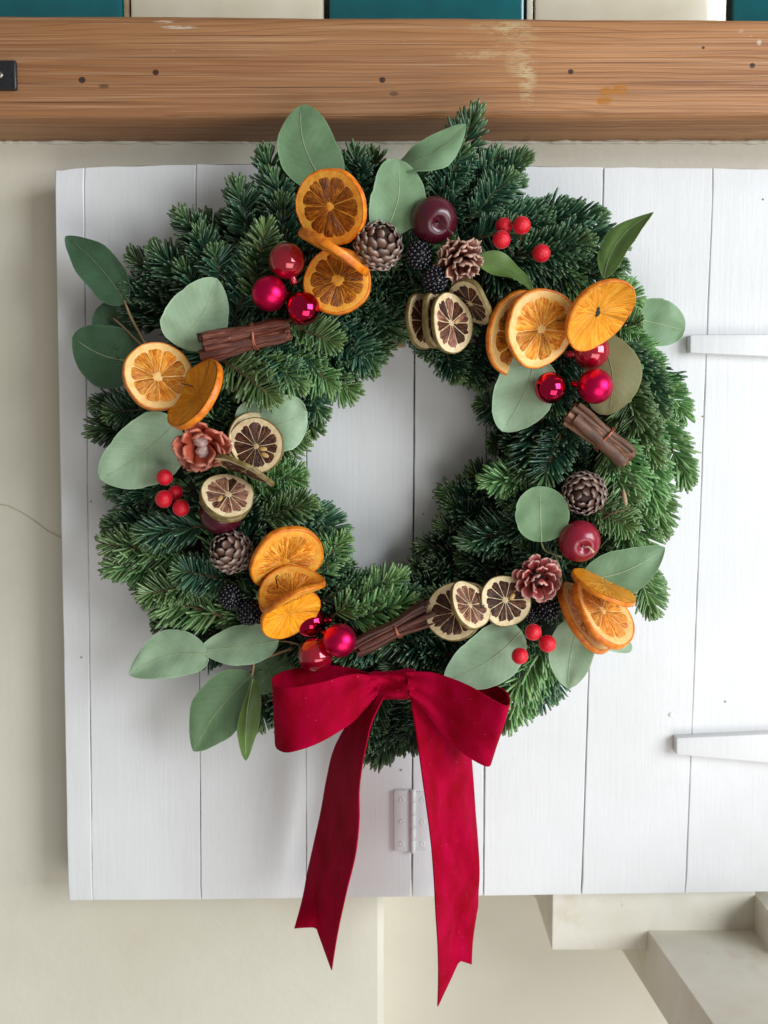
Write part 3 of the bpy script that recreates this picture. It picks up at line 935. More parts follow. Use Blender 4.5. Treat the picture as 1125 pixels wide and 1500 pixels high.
G, PL, DP = 'fir_needle_green', 'fir_needle_pale', 'fir_needle_deep'
HAND = [  # base, tip, depths of base and tip, kind
    # top right plume
    ((628, 330), (703, 178), .045, .050, G), ((650, 300), (728, 226), .050, .060, G), ((650, 318), (768, 240), .052, .058, G), ((660, 330), (756, 275), .045, .045, G),
    ((600, 300), (640, 232), .040, .045, G), ((640, 290), (672, 222), .055, .065, G), ((590, 320), (612, 250), .05, .06, G), ((690, 320), (742, 262), .06, .07, G),
    # between the top leaves
    ((520, 320), (528, 232), .035, .040, G), ((545, 320), (556, 236), .030, .040, DP), ((500, 320), (504, 240), .03, .035, DP), ((430, 330), (424, 250), .03, .035, DP),
    # top left
    ((405, 345), (386, 230), .045, .055, G), ((420, 370), (398, 262), .055, .060, G), ((372, 390), (346, 276), .050, .060, G), ((360, 420), (330, 320), .04, .045, DP), ((330, 410), (268, 318), .045, .055, G),
    ((320, 420), (290, 345), .05, .06, G), ((350, 420), (302, 325), .035, .035, DP), ((300, 430), (232, 374), .045, .050, G), ((290, 440), (196, 382), .04, .045, G), ((285, 455), (192, 412), .035, .04, G),
    ((280, 480), (190, 452), .035, .035, DP), ((372, 440), (385, 332), .065, .078, PL), ((350, 450), (378, 350), .06, .07, G), ((330, 440), (310, 372), .06, .07, G),
    ((420, 390), (410, 300), .05, .06, G), ((320, 470), (268, 400), .055, .06, G),
    # left edge
    ((235, 560), (172, 520), .03, .03, DP), ((230, 600), (152, 592), .035, .035, DP), ((240, 620), (150, 634), .035, .035, G), ((225, 600), (165, 608), .05, .055, G), ((250, 700), (180, 745), .04, .04, G),
    ((270, 700), (172, 722), .035, .035, G), ((260, 770), (172, 770), .04, .04, G),
    ((268, 815), (158, 800), .055, .06, PL), ((275, 828), (166, 832), .05, .055, PL), ((290, 850), (216, 868), .06, .07, PL), ((320, 900), (226, 880), .055, .06, PL), ((310, 905), (240, 914), .04, .04, G),
    ((330, 920), (282, 944), .035, .035, DP), ((340, 940), (290, 962), .03, .03, DP), ((300, 770), (214, 782), .06, .065, G), ((330, 850), (262, 838), .065, .075, G), ((280, 880), (205, 852), .04, .045, G),
    # bottom
    ((400, 970), (382, 1050), .03, .03, G), ((440, 970), (420, 1052), .03, .03, DP), ((470, 990), (470, 1052), .03, .03, DP), ((560, 1010), (530, 1085), .05, .055, G), ((600, 1040), (531, 1116), .05, .05, G),
    ((620, 1020), (556, 1108), .045, .045, G), ((630, 1030), (590, 1085), .05, .05, G), ((560, 1000), (548, 1070), .04, .04, DP), ((640, 1000), (612, 1080), .035, .035, DP),
    ((690, 960), (592, 962), .06, .07, G), ((650, 950), (570, 975), .055, .06, G), ((560, 940), (500, 960), .06, .065, G), ((800, 960), (742, 1060), .045, .045, PL), ((812, 955), (782, 1030), .04, .04, G),
    ((800, 940), (748, 1016), .055, .06, PL), ((780, 930), (722, 1010), .05, .055, G), ((740, 980), (690, 1040), .035, .035, G), ((600, 920), (640, 985), .055, .06, G), ((810, 940), (812, 1012), .035, .035, G),
    # right
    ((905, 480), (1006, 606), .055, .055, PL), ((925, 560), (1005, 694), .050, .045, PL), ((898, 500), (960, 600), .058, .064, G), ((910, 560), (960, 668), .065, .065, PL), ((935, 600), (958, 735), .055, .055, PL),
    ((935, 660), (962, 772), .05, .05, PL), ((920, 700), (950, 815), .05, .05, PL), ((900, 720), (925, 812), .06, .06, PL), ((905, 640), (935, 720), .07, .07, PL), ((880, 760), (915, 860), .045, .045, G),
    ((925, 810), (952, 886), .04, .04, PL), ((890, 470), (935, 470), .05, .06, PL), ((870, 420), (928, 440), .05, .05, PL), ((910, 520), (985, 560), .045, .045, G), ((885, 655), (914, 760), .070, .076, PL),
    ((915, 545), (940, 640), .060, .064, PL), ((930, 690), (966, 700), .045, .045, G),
    # top right arc
    ((730, 350), (900, 352), .050, .055, G), ((760, 330), (872, 322), .055, .060, G), ((770, 350), (908, 378), .06, .065, G), ((740, 330), (830, 306), .045, .045, G), ((760, 385), (890, 400), .060, .065, G),
    ((700, 330), (790, 318), .05, .055, G), ((720, 380), (840, 390), .065, .07, G), ((760, 370), (850, 352), .07, .075, G), ((690, 350), (762, 345), .06, .07, G), ((800, 380), (850, 430), .06, .06, PL),
    # inner edge, top left and left
    ((470, 450), (578, 492), .05, .05, G), ((450, 470), (560, 508), .05, .05, G), ((470, 470), (545, 524), .055, .055, G), ((430, 500), (541, 536), .055, .055, G), ((440, 520), (514, 568), .05, .05, PL), ((420, 520), (484, 560), .065, .065, PL),
    ((425, 530), (470, 600), .05, .05, G), ((400, 550), (458, 622), .045, .045, DP), ((420, 470), (490, 500), .07, .075, PL), ((400, 490), (462, 530), .065, .07, G), ((370, 520), (440, 560), .07, .075, PL), ((330, 530), (395, 585), .07, .078, PL),
    ((480, 430), (580, 458), .045, .05, G), ((500, 440), (596, 425), .04, .045, G), ((540, 430), (600, 480), .035, .04, DP), ((400, 500), (420, 560), .07, .075, G),
    ((380, 650), (440, 640), .05, .05, PL), ((370, 690), (437, 704), .05, .05, PL), ((380, 720), (436, 690), .05, .05, PL), ((390, 740), (462, 748), .05, .05, G), ((400, 750), (492, 775), .05, .05, G), ((430, 790), (498, 808), .055, .055, G), ((380, 760), (450, 735), .06, .065, PL),
    ((440, 860), (500, 828), .055, .055, G), ((470, 880), (540, 845), .055, .055, G), ((490, 900), (585, 850), .06, .065, PL), ((500, 900), (602, 868), .055, .055, G), ((480, 860), (512, 826), .05, .05, G), ((510, 910), (596, 884), .06, .07, PL), ((460, 840), (500, 790), .06, .06, PL),
    # inner edge, right side (deep, soft) and top right
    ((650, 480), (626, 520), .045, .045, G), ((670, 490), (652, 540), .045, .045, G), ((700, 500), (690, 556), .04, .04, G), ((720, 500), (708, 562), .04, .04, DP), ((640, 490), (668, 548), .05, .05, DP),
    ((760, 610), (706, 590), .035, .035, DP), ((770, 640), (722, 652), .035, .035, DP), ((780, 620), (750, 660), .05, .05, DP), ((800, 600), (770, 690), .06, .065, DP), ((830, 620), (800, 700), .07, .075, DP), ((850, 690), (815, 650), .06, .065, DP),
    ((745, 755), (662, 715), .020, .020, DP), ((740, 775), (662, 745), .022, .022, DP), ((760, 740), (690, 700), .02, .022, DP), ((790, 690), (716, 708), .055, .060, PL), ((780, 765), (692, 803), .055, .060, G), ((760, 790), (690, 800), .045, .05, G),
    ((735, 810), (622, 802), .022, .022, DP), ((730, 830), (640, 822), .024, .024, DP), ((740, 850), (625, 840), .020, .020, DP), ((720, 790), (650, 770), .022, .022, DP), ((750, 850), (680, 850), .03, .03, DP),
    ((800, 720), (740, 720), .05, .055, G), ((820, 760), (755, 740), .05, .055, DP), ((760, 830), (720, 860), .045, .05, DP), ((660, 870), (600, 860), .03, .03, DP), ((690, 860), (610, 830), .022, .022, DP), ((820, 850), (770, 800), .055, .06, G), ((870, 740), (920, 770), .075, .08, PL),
]
for h in HAND:
    sprig(*h)
RIN = {0: 190, 45: 190, 90: 165, 135: 140, 180: 132, 225: 140, 270: 195, 315: 175, 360: 190}
ROUT = {0: 360, 45: 400, 90: 385, 135: 398, 180: 360, 225: 392, 270: 395, 315: 375, 360: 360}
ang = sorted(RIN)
nfill = 276 - len(HAND)
for i in range(nfill):
    th = 360 * (i * .618034 % 1)
    rin = float(np.interp(th, ang, [RIN[a] for a in ang])) + 45
    rout = float(np.interp(th, ang, [ROUT[a] for a in ang])) - 45
    u = random.uniform(.08, .92)
    r = rin + (rout - rin) * u
    q = R_(th)
    rad = Vector((math.cos(q), -math.sin(q), 0))
    tan = Vector((math.sin(q), math.cos(q), 0))
    dr = rad * ((u - .5) * 1.7 + random.gauss(0, .35)) + tan * random.uniform(.2, 1.0)
    dr.normalize()
    ln = random.uniform(88, 145)
    c_ = Vector((CX, CY, 0)) + rad * r
    b, t = c_ - dr * ln * .5, c_ + dr * ln * .5
    mid = 1 - abs(2 * u - 1)
    lay = random.random()
    db = .026 + .026 * mid * lay + .008 * random.random()
    dt = db + random.uniform(-.010, .018)
    lit = random.random()
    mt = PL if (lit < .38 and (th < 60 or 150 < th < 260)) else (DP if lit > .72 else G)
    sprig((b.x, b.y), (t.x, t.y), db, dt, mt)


# ------------------------------------------------------------------ eucalyptus leaves
def leaf_grid(B, T, w, nrm, prof, bend=0., arch=0., cup=.10, twist=0., wav=0., lobe=0., seed=0, nu=22, nv=9):
    ax = T - B
    L = ax.length
    ax = ax.normalized()
    nrm = (nrm - ax * nrm.dot(ax)).normalized()
    sd = ax.cross(nrm).normalized()
    pts, at_ = [], []
    a, b = {'ovate': (.52, .78), 'round': (.48, .50), 'lance': (.75, .95), 'broad': (.42, .62), 'obov': (.75, .46)}[prof]
    tm = a / (a + b)
    mx = tm ** a * (1 - tm) ** b
    spine = []
    for i in range(nu):
        t = i / (nu - 1)
        t_ = .5 - .5 * math.cos(math.pi * t)
        t_ = .35 * t + .65 * t_
        c = B + ax * (L * t_) + sd * (bend * L * math.sin(math.pi * t_)) + nrm * (arch * L * math.sin(math.pi * t_))
        ww = w / 2 * ((t_ ** a * (1 - t_) ** b) / mx if 0 < t_ < 1 else 0) + .00025
        ww *= 1 + .09 * noise.noise((t_ * 4, seed, 0)) + .03 * noise.noise((t_ * 14, seed, 5)) - lobe * math.exp(-((t_ - .62) / .07) ** 2)
        rt = R_(twist) * (t_ - .3)
        s2 = sd * math.cos(rt) + nrm * math.sin(rt)
        n2 = nrm * math.cos(rt) - sd * math.sin(rt)
        row, ar = [], []
        for j in range(nv):
            u = 2 * j / (nv - 1) - 1
            asym = 1 + .06 * math.sin(seed * 3 + 1) * (1 if u > 0 else -1)
            zc = cup * ww * (abs(u) ** 1.4) + .22 * ww * noise.noise((t_ * 2.3, u * 1.1, seed + 3)) + .06 * ww * noise.noise((t_ * 9, u * 3, seed)) + wav * ww * math.sin(t_ * 7 + seed + (2 if u > 0 else 0)) * u * u
            row.append(c + s2 * (ww * u * asym) + n2 * zc)
            ar.append((t_ + .001, u, 0))
        pts.append(row)
        at_.append(ar)
        zm = .22 * ww * noise.noise((t_ * 2.3, 0, seed + 3)) + .06 * ww * noise.noise((t_ * 9, 0, seed))
        spine.append((c + n2 * zm, n2))
    return pts, at_, spine


def add_leaf(parent, org, name, b, t, wpx, db, dt, mat='sage_leaf', prof='ovate', tilt=(0, 0), rib='leaf_midrib', **kw):
    """leaf from base pixel b to tip pixel t; tilt turns its face right / up"""
    B, T = P(b[0], b[1], db), P(t[0], t[1], dt)
    v = (CAM - B).normalized()
    n_ = (v + cr * tilt[0] + cu * tilt[1]).normalized()
    pts, at_, sp = leaf_grid(B, T, wpx * PX(db), n_, prof, seed=b[0] * .37, **kw)
    mb = MB()
    mb.solid(pts, .00035, at_)
    lf = sharp(link(name, mb.mesh(name, M[mat], loc=org), parent), 60)
    if parent is None:
        lf.location = org
    m2 = MB()
    k0 = sp[:-3]
    m2.tube([c + n__ * .0003 for c, n__ in k0], [.00038 * (1 - .75 * i / len(k0)) + .00008 for i in range(len(k0))], 6)
    link('midrib', m2.mesh('midrib', M[rib], loc=org), lf)
    return lf


def one_leaf(label, b, t, wpx, db, dt, *a, **kw):
    org = P(b[0], b[1], db)
    lf = add_leaf(None, org, 'eucalyptus_leaf', b, t, wpx, db, dt, *a, **kw)
    tag(lf, label, 'leaf', 'eucalyptus leaves tucked into the wreath')
    return lf


def stem(parent, org, pts, r0, r1, mat='leaf_stem'):
    c = cat([tuple(P(*p)) for p in pts], 14)
    mb = MB()
    mb.tube([Vector(x) for x in c], [r0 + (r1 - r0) * i / 13 for i in range(14)], 8)
    return link('stem', mb.mesh('stem', M[mat], loc=org), parent)


one_leaf('tall dark green leaf standing up against the pine beam', (482, 278), (441, 154), 86, .070, .050, 'dusty_leaf', 'broad', (-.1, .35), bend=-.10, arch=.03, cup=.12)
one_leaf('twisted narrow leaf reaching right over the top rim beside the fir plume', (572, 250), (683, 182), 52, .080, .088, 'dusty_leaf', 'ovate', (-.1, .75), bend=.12, twist=-50, cup=.1, wav=.25, rib='leaf_midrib_dark')
one_leaf('upright pale green leaf just above the top pine cone', (562, 345), (582, 233), 78, .092, .094, 'dusty_leaf', 'round', (.15, .15), bend=.10, cup=.12)
one_leaf('rounded sage leaf above the left cinnamon bundle', (258, 506), (318, 408), 86, .080, .088, 'sage_leaf', 'broad', (.12, .02), bend=.07, cup=.10)
one_leaf('large pale leaf sticking out left below the left orange slices', (258, 618), (147, 702), 96, .075, .070, 'sage_leaf', 'broad', (.1, -.1), bend=-.05, cup=.08)
one_leaf('notched pale leaf behind the left dried limes', (345, 622), (450, 605), 92, .076, .074, 'sage_leaf', 'round', (.2, .1), bend=.10, lobe=.16, cup=.1, wav=.12)
one_leaf('pale leaf hanging into the opening below the right orange pair', (786, 520), (736, 632), 88, .086, .080, 'sage_leaf', 'broad', (.0, -.1), bend=-.05, cup=.1)
one_leaf('curled olive leaf lying beside the ragged brown seed head', (698, 378), (780, 426), 34, .088, .096, 'olive_leaf', 'ovate', (-.5, .9), bend=-.10, twist=35, cup=.3, wav=.3, rib='leaf_midrib_dark')
one_leaf('slender pointed olive leaf standing up at the upper right rim', (884, 408), (957, 311), 44, .094, .075, 'olive_leaf', 'lance', (-.35, .25), bend=-.13, twist=15, cup=.2, rib='leaf_midrib_dark')
one_leaf('tan green leaf behind the right hand red baubles', (874, 488), (890, 608), 80, .086, .088, 'tan_leaf', 'round', (.05, -.4), bend=-.12, cup=-.1, rib='leaf_midrib_dark')
one_leaf('small heart shaped leaf at the inner right, beside the maroon apple', (793, 794), (790, 712), 78, .092, .090, 'dusty_leaf', 'round', (.1, .0), bend=0, cup=.1, lobe=.05)
one_leaf('broad leaf pointing right under the crimson apple', (856, 850), (974, 802), 66, .090, .080, 'dusty_leaf', 'ovate', (.15, .3), bend=.08, cup=.1)
one_leaf('large pale leaf beside the bow, under the lower limes', (764, 924), (652, 998), 80, .092, .100, 'sage_leaf', 'broad', (.05, -.05), bend=-.07, cup=.08)

# sprigs of several leaves on a stem
g_sp = 'eucalyptus sprigs'
o0 = P(215, 505, .06)
sp = thing('eucalyptus_sprig', 'three dark eucalyptus leaves on a stem at the upper left rim', 'sprig', o0, g_sp)
add_leaf(sp, o0, 'leaf', (184, 444), (96, 346), 60, .052, .035, 'shaded_leaf', 'ovate', (-.35, .3), bend=.05, cup=.14, rib='leaf_midrib_dark')
add_leaf(sp, o0, 'leaf', (200, 500), (142, 452), 66, .040, .035, 'shaded_leaf', 'round', (-.2, .3), bend=.03, cup=.1, rib='leaf_midrib_dark')
add_leaf(sp, o0, 'leaf', (214, 528), (106, 494), 92, .050, .040, 'shaded_leaf', 'broad', (-.25, .15), bend=-.10, cup=.1)
stem(sp, o0, [(182, 440, .052), (192, 465, .055), (206, 490, .058), (218, 512, .06)], .0009, .0013)
stem(sp, o0, [(166, 466, .042), (182, 480, .046), (200, 498, .052), (216, 512, .06)], .0007, .0010)
o0 = P(410, 955, .07)
sp = thing('eucalyptus_sprig', 'spray of five pale leaves reaching out at the lower left', 'sprig', o0, g_sp)
add_leaf(sp, o0, 'leaf', (306, 958), (189, 988), 70, .066, .060, 'sage_leaf', 'ovate', (-.05, .05), bend=.10, cup=.1)
add_leaf(sp, o0, 'leaf', (408, 938), (292, 952), 60, .074, .064, 'sage_leaf', 'ovate', (.15, .1), bend=-.02, cup=.12)
add_leaf(sp, o0, 'leaf', (370, 988), (283, 1100), 84, .066, .055, 'dusty_leaf', 'ovate', (-.2, .0), bend=.05, cup=.12)
add_leaf(sp, o0, 'leaf', (370, 994), (360, 1114), 34, .074, .066, 'olive_leaf', 'ovate', (.75, .0), bend=.04, twist=-35, cup=.45, wav=.2)
add_leaf(sp, o0, 'leaf', (428, 968), (364, 1014), 54, .052, .048, 'dusty_leaf', 'ovate', (.1, -.1), bend=.04, cup=.1)
stem(sp, o0, [(304, 957, .066), (330, 966, .068), (362, 970, .07), (392, 962, .07), (428, 950, .07)], .0008, .0012)
stem(sp, o0, [(372, 970, .07), (371, 980, .07), (369, 992, .07)], .0009, .0009)
stem(sp, o0, [(406, 939, .062), (420, 940, .066), (438, 944, .068)], .0006, .0008)
o0 = P(918, 470, .055)
sp = thing('eucalyptus_sprig', 'round green leaf on a thin stem beside the upper right strap', 'sprig', o0, g_sp)
add_leaf(sp, o0, 'leaf', (921, 464), (1003, 484), 66, .050, .042, 'dusty_leaf', 'round', (.3, .1), bend=.0, cup=.1)
add_leaf(sp, o0, 'leaf', (925, 444), (972, 438), 14, .035, .03, 'sage_leaf', 'ovate', (.1, 1.2), bend=.05, cup=.2)
stem(sp, o0, [(923, 464, .05), (914, 462, .052), (905, 470, .055), (915, 492, .05)], .0007, .0010, 'leaf_stem_green')
o0 = P(850, 905, .07)
sp = thing('eucalyptus_sprig', 'two pale leaves hanging below the lower right orange fan', 'sprig', o0, g_sp)
add_leaf(sp, o0, 'leaf', (851, 905), (832, 1008), 66, .075, .068, 'sage_leaf', 'broad', (.1, -.05), bend=.05, cup=.1)
add_leaf(sp, o0, 'leaf', (860, 930), (926, 950), 34, .055, .048, 'sage_leaf', 'round', (.1, .3), bend=-.06, cup=.1)
stem(sp, o0, [(830, 880, .06), (842, 892, .07), (852, 908, .075)], .0009, .0009, 'leaf_stem_green')
o0 = P(800, 830, .07)
sp = thing('bare_stem', 'bare curved green stem between pink seed head and heart shaped leaf', 'stem', o0)
stem(sp, o0, [(793, 795, .088), (798, 806, .085), (812, 812, .08), (822, 816, .07)], .0008, .0010, 'leaf_stem_green')
stem(sp, o0, [(812, 812, .078), (819, 830, .08), (822, 850, .08), (820, 868, .07)], .0009, .0011, 'leaf_stem_green')


# ------------------------------------------------------------------ citrus slices
def citrus(name, label, cat_, group, px, py, d, Rpx, ratio, phi, spin, flesh_m, pith_m, rind_m, n=10, th=.0065, cup=0., sad=0., saxis=0., fold=0., mem_m=None,
           pips=0, rindw=.085, seed=0, void=False, core=.085, back=False, end=False, bumpy=.00035):
    r = random.Random(seed + int(px * 3 + py))
    th *= .74
    sad *= 1.5
    p = P(px, py, d)
    Rm = Rpx * PX(d)
    t = thing(name, label, cat_, frame(p, ratio, phi, spin), group)
    sa = R_(saxis - spin)

    def warp(x, y, z):
        rr = x * x + y * y
        u = x * math.cos(sa) + y * math.sin(sa)
        w_ = -x * math.sin(sa) + y * math.cos(sa)
        dz_ = cup * rr / Rm + sad * (u * u - w_ * w_) / Rm
        # curl: bend the sheet about its long axis
        if fold:
            k_ = fold / Rm
            a_ = w_ * k_
            w2 = math.sin(a_) / k_
            dz_ += (1 - math.cos(a_)) / k_
            zx = z
            x, y = u * math.cos(sa) - w2 * math.sin(sa), u * math.sin(sa) + w2 * math.cos(sa)
            # thickness follows the bend
            nx_ = -math.sin(a_) * zx
            x += -math.sin(sa) * nx_
            y += math.cos(sa) * nx_
            return Vector((x, y, dz_ + math.cos(a_) * zx))
        dz_ += Rm * .035 * noise.noise((x / Rm * 1.6, y / Rm * 1.6, seed + px * .1))
        return Vector((x, y, z + dz_))

    def wob(q):
        return 1 + .036 * noise.noise((math.cos(q) * 1.7, math.sin(q) * 1.7, px * .13 + seed)) + .006 * noise.noise((math.cos(q) * 9, math.sin(q) * 9, px * .2))
    # rind
    mb = MB()
    prof = [(1 - rindw, .34), (1 - rindw * .7, .47), (1 - rindw * .3, .50), (.995, .36), (1.0, .0), (.995, -.36), (1 - rindw * .3, -.50), (1 - rindw, -.36)]
    rows = []
    for i in range(72):
        q = 2 * math.pi * i / 72
        rows.append([warp(Rm * a_ * wob(q) * math.cos(q), Rm * a_ * wob(q) * math.sin(q), th * b_) for a_, b_ in prof])
    mb.grid(rows, closeu=True)
    link('rind', mb.mesh('rind', M[rind_m]), t)
    # pith ring + membrane web
    mb = MB()
    rad_ = [0.001, .15, .35, .55, .7, .80, .86, 1 - rindw * .55]
    for sgn in (1, -1):
        rows = []
        for a_ in rad_:
            zt = .32 if a_ < .8 else (.44 if a_ < .9 else .455)
            rows.append([warp(Rm * a_ * wob(q) * math.cos(q), Rm * a_ * wob(q) * math.sin(q), sgn * th * zt) for q in [2 * math.pi * j / 48 * sgn for j in range(48)]])
        mb.grid(rows, closev=True)
    link('pith', mb.mesh('pith', M[pith_m]), t)
    # segments
    if not end:
        cuts = np.cumsum([r.uniform(.75, 1.25) for _ in range(n)])
        cuts = cuts / cuts[-1] * 2 * math.pi + r.random()
        r1 = 1 - rindw - .035
        g_ = .00008 if mem_m is None else .00014
        cxo, cyo = r.uniform(-.04, .04) * Rm, r.uniform(-.04, .04) * Rm
        for sgn in ((1, -1) if back else (1,)):
            for i in range(n):
                a0, a1 = cuts[i - 1], cuts[i]
                if a0 > a1:
                    a0 -= 2 * math.pi
                mb = MB()
                rows, at_ = [], []
                NV, NU = 9, 8
                so = r.random() * 50
                rin_ = core * r.uniform(.8, 1.3)
                rout_ = r1 * r.uniform(.965, 1.0)
                for iv in range(NV):
                    v_ = iv / (NV - 1)
                    row, ar = [], []
                    for iu in range(NU):
                        u = iu / (NU - 1)
                        e_ = (2 * u - 1)
                        rr = Rm * (rin_ + (rout_ * (1 - .05 * e_ ** 4) - rin_) * v_)
                        am = (a0 + a1) / 2
                        half = max((a1 - a0) / 2 - g_ / max(rr, .0015), .012) * (1 - .10 * max(0, v_ - .85) / .15)
                        q = am + e_ * half
                        q += .035 * noise.noise((v_ * 2.5, i * 3.1, so)) * (1 - v_)
                        rim = (1 - abs(e_) ** 5) * (1 - (2 * v_ - 1) ** 8)
                        z = th * (.31 + .13 * rim) + bumpy * (1.3 * noise.noise((rr * 520, q * 7, so)) + .8 * noise.noise((rr * 240, q * 26, so))) * rim
                        w_ = wob(q)
                        row.append(warp(rr * w_ * math.cos(q) + cxo * (1 - v_), rr * w_ * math.sin(q) + cyo * (1 - v_), sgn * z))
                        ar.append((q * .02 + .001, rr, so * .01))
                    rows.append(row)
                    at_.append(ar)
                mb.grid(rows, attr=at_)
                if sgn < 0:
                    mb.f = [tuple(reversed(f)) for f in mb.f]
                fm = flesh_m
                if isinstance(flesh_m, tuple):
                    fm = flesh_m[0] if r.random() < .65 else flesh_m[1]
                link('segment', mb.mesh('segment', M[fm]), t)
        mb = MB()
        rows = []
        for a_, z_ in ((.001, .38), (core * .6, .40), (core * 1.25, .335)):
            rows.append([warp(cxo + Rm * a_ * (1 + .25 * math.sin(q * 3 + px)) * math.cos(q), cyo + Rm * a_ * (1 + .25 * math.sin(q * 3 + px)) * math.sin(q), th * z_) for q in [2 * math.pi * j / 16 for j in range(16)]])
        mb.grid(rows, closev=True)
        link('core', mb.mesh('core', M[mem_m or pith_m]), t)
        for i in range(pips):
            q, rr = r.uniform(0, 6.28), Rm * r.uniform(.25, .5)
            mb = MB()
            mb.sphere((0, 0, 0), .0024, 10, 6, (1.5, .8, .5))
            o = link('pip', mb.mesh('pip', M['lime_pip']), t)
            o.location = warp(rr * math.cos(q), rr * math.sin(q), th * .42)
            o.rotation_euler = (0, 0, q + .4)
    else:
        mb = MB()
        rows, at_ = [], []
        for iv in range(11):
            v_ = iv / 10
            row, ar = [], []
            for j in range(48):
                q = 2 * math.pi * j / 48
                rr = Rm * (.002 + (1 - rindw * .8) * v_) * wob(q)
                row.append(warp(rr * math.cos(q), rr * math.sin(q), th * .53 + .0003 * noise.noise((rr * 300 * math.cos(q), rr * 300 * math.sin(q), px))))
                ar.append((q * .02 + .001, rr, 0))
            rows.append(row)
            at_.append(ar)
        mb.grid(rows, closev=True, attr=at_)
        link('flesh', mb.mesh('flesh', M[flesh_m]), t)
        if void:
            for vx, vy, s_ in ((-.03, .09, .08), (.04, -.04, .10), (.0, .02, .08)):
                mb = MB()
                mb.sphere((0, 0, 0), 1, 10, 6, (s_ * Rm, s_ * .75 * Rm, .0008))
                o = link('core_hole', mb.mesh('core_hole', M['dark_void']), t)
                o.location = warp(vx * Rm, vy * Rm, th * .47)
                o.rotation_euler = (0, 0, vx * 30)
    return t


go, gl = 'dried orange slices', 'dried lime slices'
OR = dict(name='orange_slice', cat_='orange slice', group=go)


def orange(label, *a, **kw):
    return citrus('orange_slice', label, 'orange slice', go, *a, **kw)


def lime(label, *a, **kw):
    kw.setdefault('mem_m', 'lime_membrane')
    kw.setdefault('n', 10)
    kw.setdefault('rindw', .055)
    kw['th'] = kw.get('th', .005) * .92
    return citrus('lime_slice', label, 'lime slice', gl, *a, **kw)


# top group
orange('brown fleshed orange slice at the very top, under the tall leaf', 486, 304, .098, 54, .90, 200, 15, 'amber_flesh', 'orange_pith', 'orange_rind', n=11, th=.0085, sad=.04, rindw=.075)
orange('brown fleshed orange slice below the edge-on one, beside the baubles', 494, 413, .098, 49, .95, 105, 60, 'amber_flesh', 'orange_pith', 'orange_rind', n=10, th=.0075, sad=-.05, core=.14, rindw=.085)
orange('orange slice seen edge-on, wedged between two brown fleshed slices', 490, 369, .112, 57, .05, 239, 10, 'orange_flesh', 'orange_pith', 'orange_rind', n=10, th=.0082, sad=.02)
# left group
orange('bright orange slice facing front at the far left', 231, 551, .092, 51, .94, 45, 20, 'orange_flesh', 'pale_orange_pith', 'orange_rind_dark', n=9, th=.0085, sad=.05, rindw=.07, core=.10)
t2 = orange('cupped orange slice turned aside above the rust seed head', 295, 584, .104, 57, .42, 147, 70, 'yellow_flesh', 'orange_pith', 'orange_rind', n=9, th=.0085, cup=.22, end=True)
# right group
orange('amber orange slice half hidden behind a brighter slice at right', 764, 490, .088, 63, .80, -20, 30, ('amber_flesh', 'orange_flesh'), 'pale_orange_pith', 'orange_rind', n=9, th=.0075, sad=.05, rindw=.075)
orange('bright orange slice in front of the amber one at right', 791, 482, .104, 57, .84, -15, 55, 'orange_flesh', 'pale_orange_pith', 'orange_rind', n=9, th=.0075, sad=.07, saxis=30, rindw=.075)
orange('smooth yellow orange end slice with a dark hole in its middle', 872, 455, .112, 58, .62, -44, -20, 'yellow_flesh', 'pale_orange_pith', 'orange_rind', th=.006, cup=.20, sad=.04, saxis=45, end=True, void=True, rindw=.06)
# lower left group
orange('bright orange slice tilted upward above the folded one', 418, 819, .092, 57, .68, -62, 20, 'orange_flesh', 'orange_pith', 'orange_rind', n=10, th=.0075, sad=.06, rindw=.08)
orange('curled orange slice folded over at the lower left', 428, 870, .108, 52, .52, 110, 0, 'orange_flesh', 'orange_pith', 'orange_rind', n=9, th=.0062, fold=1.15, saxis=27, rindw=.09, back=True)
orange('smooth yellow end slice under the folded orange slice', 423, 896, .096, 48, .58, -60, 0, 'yellow_flesh', 'orange_pith', 'orange_rind', th=.0055, cup=.12, end=True, void=False, rindw=.05)
# lower right group
orange('rear slice of the lower right fan, its pale rim showing', 857, 903, .080, 60, .40, 36, 5, 'orange_flesh', 'pale_orange_pith', 'orange_rind', n=9, th=.0075, sad=.04)
orange('front slice of the lower right fan, flesh turned to the right', 882, 897, .098, 60, .45, 40, 40, 'orange_flesh', 'pale_orange_pith', 'orange_rind', n=9, th=.0075, sad=.05)
orange('narrow orange slice on top of the lower right fan', 885, 859, .106, 51, .26, 65, 40, 'yellow_flesh', 'orange_rind', 'orange_rind', th=.005, cup=-.03, end=True, rindw=.05)

# limes, top
lime('dark lime slice at the back of the top three', 620, 470, .084, 41, .60, 8, 0, 'lime_flesh', 'lime_pith', 'lime_rind', th=.005, sad=.05)
lime('dark lime slice in the middle of the top three', 638, 469, .093, 41, .45, 5, 30, 'lime_flesh', 'lime_pith', 'lime_rind', th=.006, sad=.04)
lime('dark lime slice at the front of the top three', 660, 473, .102, 44, .64, 10, 60, ('lime_flesh', 'rosy_lime_flesh'), 'lime_pith', 'lime_rind', th=.005, sad=.06, pips=1)
lime('dark lime slice slanting away right of the top three', 691, 444, .092, 38, .55, 222, 90, 'lime_flesh', 'lime_pith', 'lime_rind', th=.006, sad=.08)
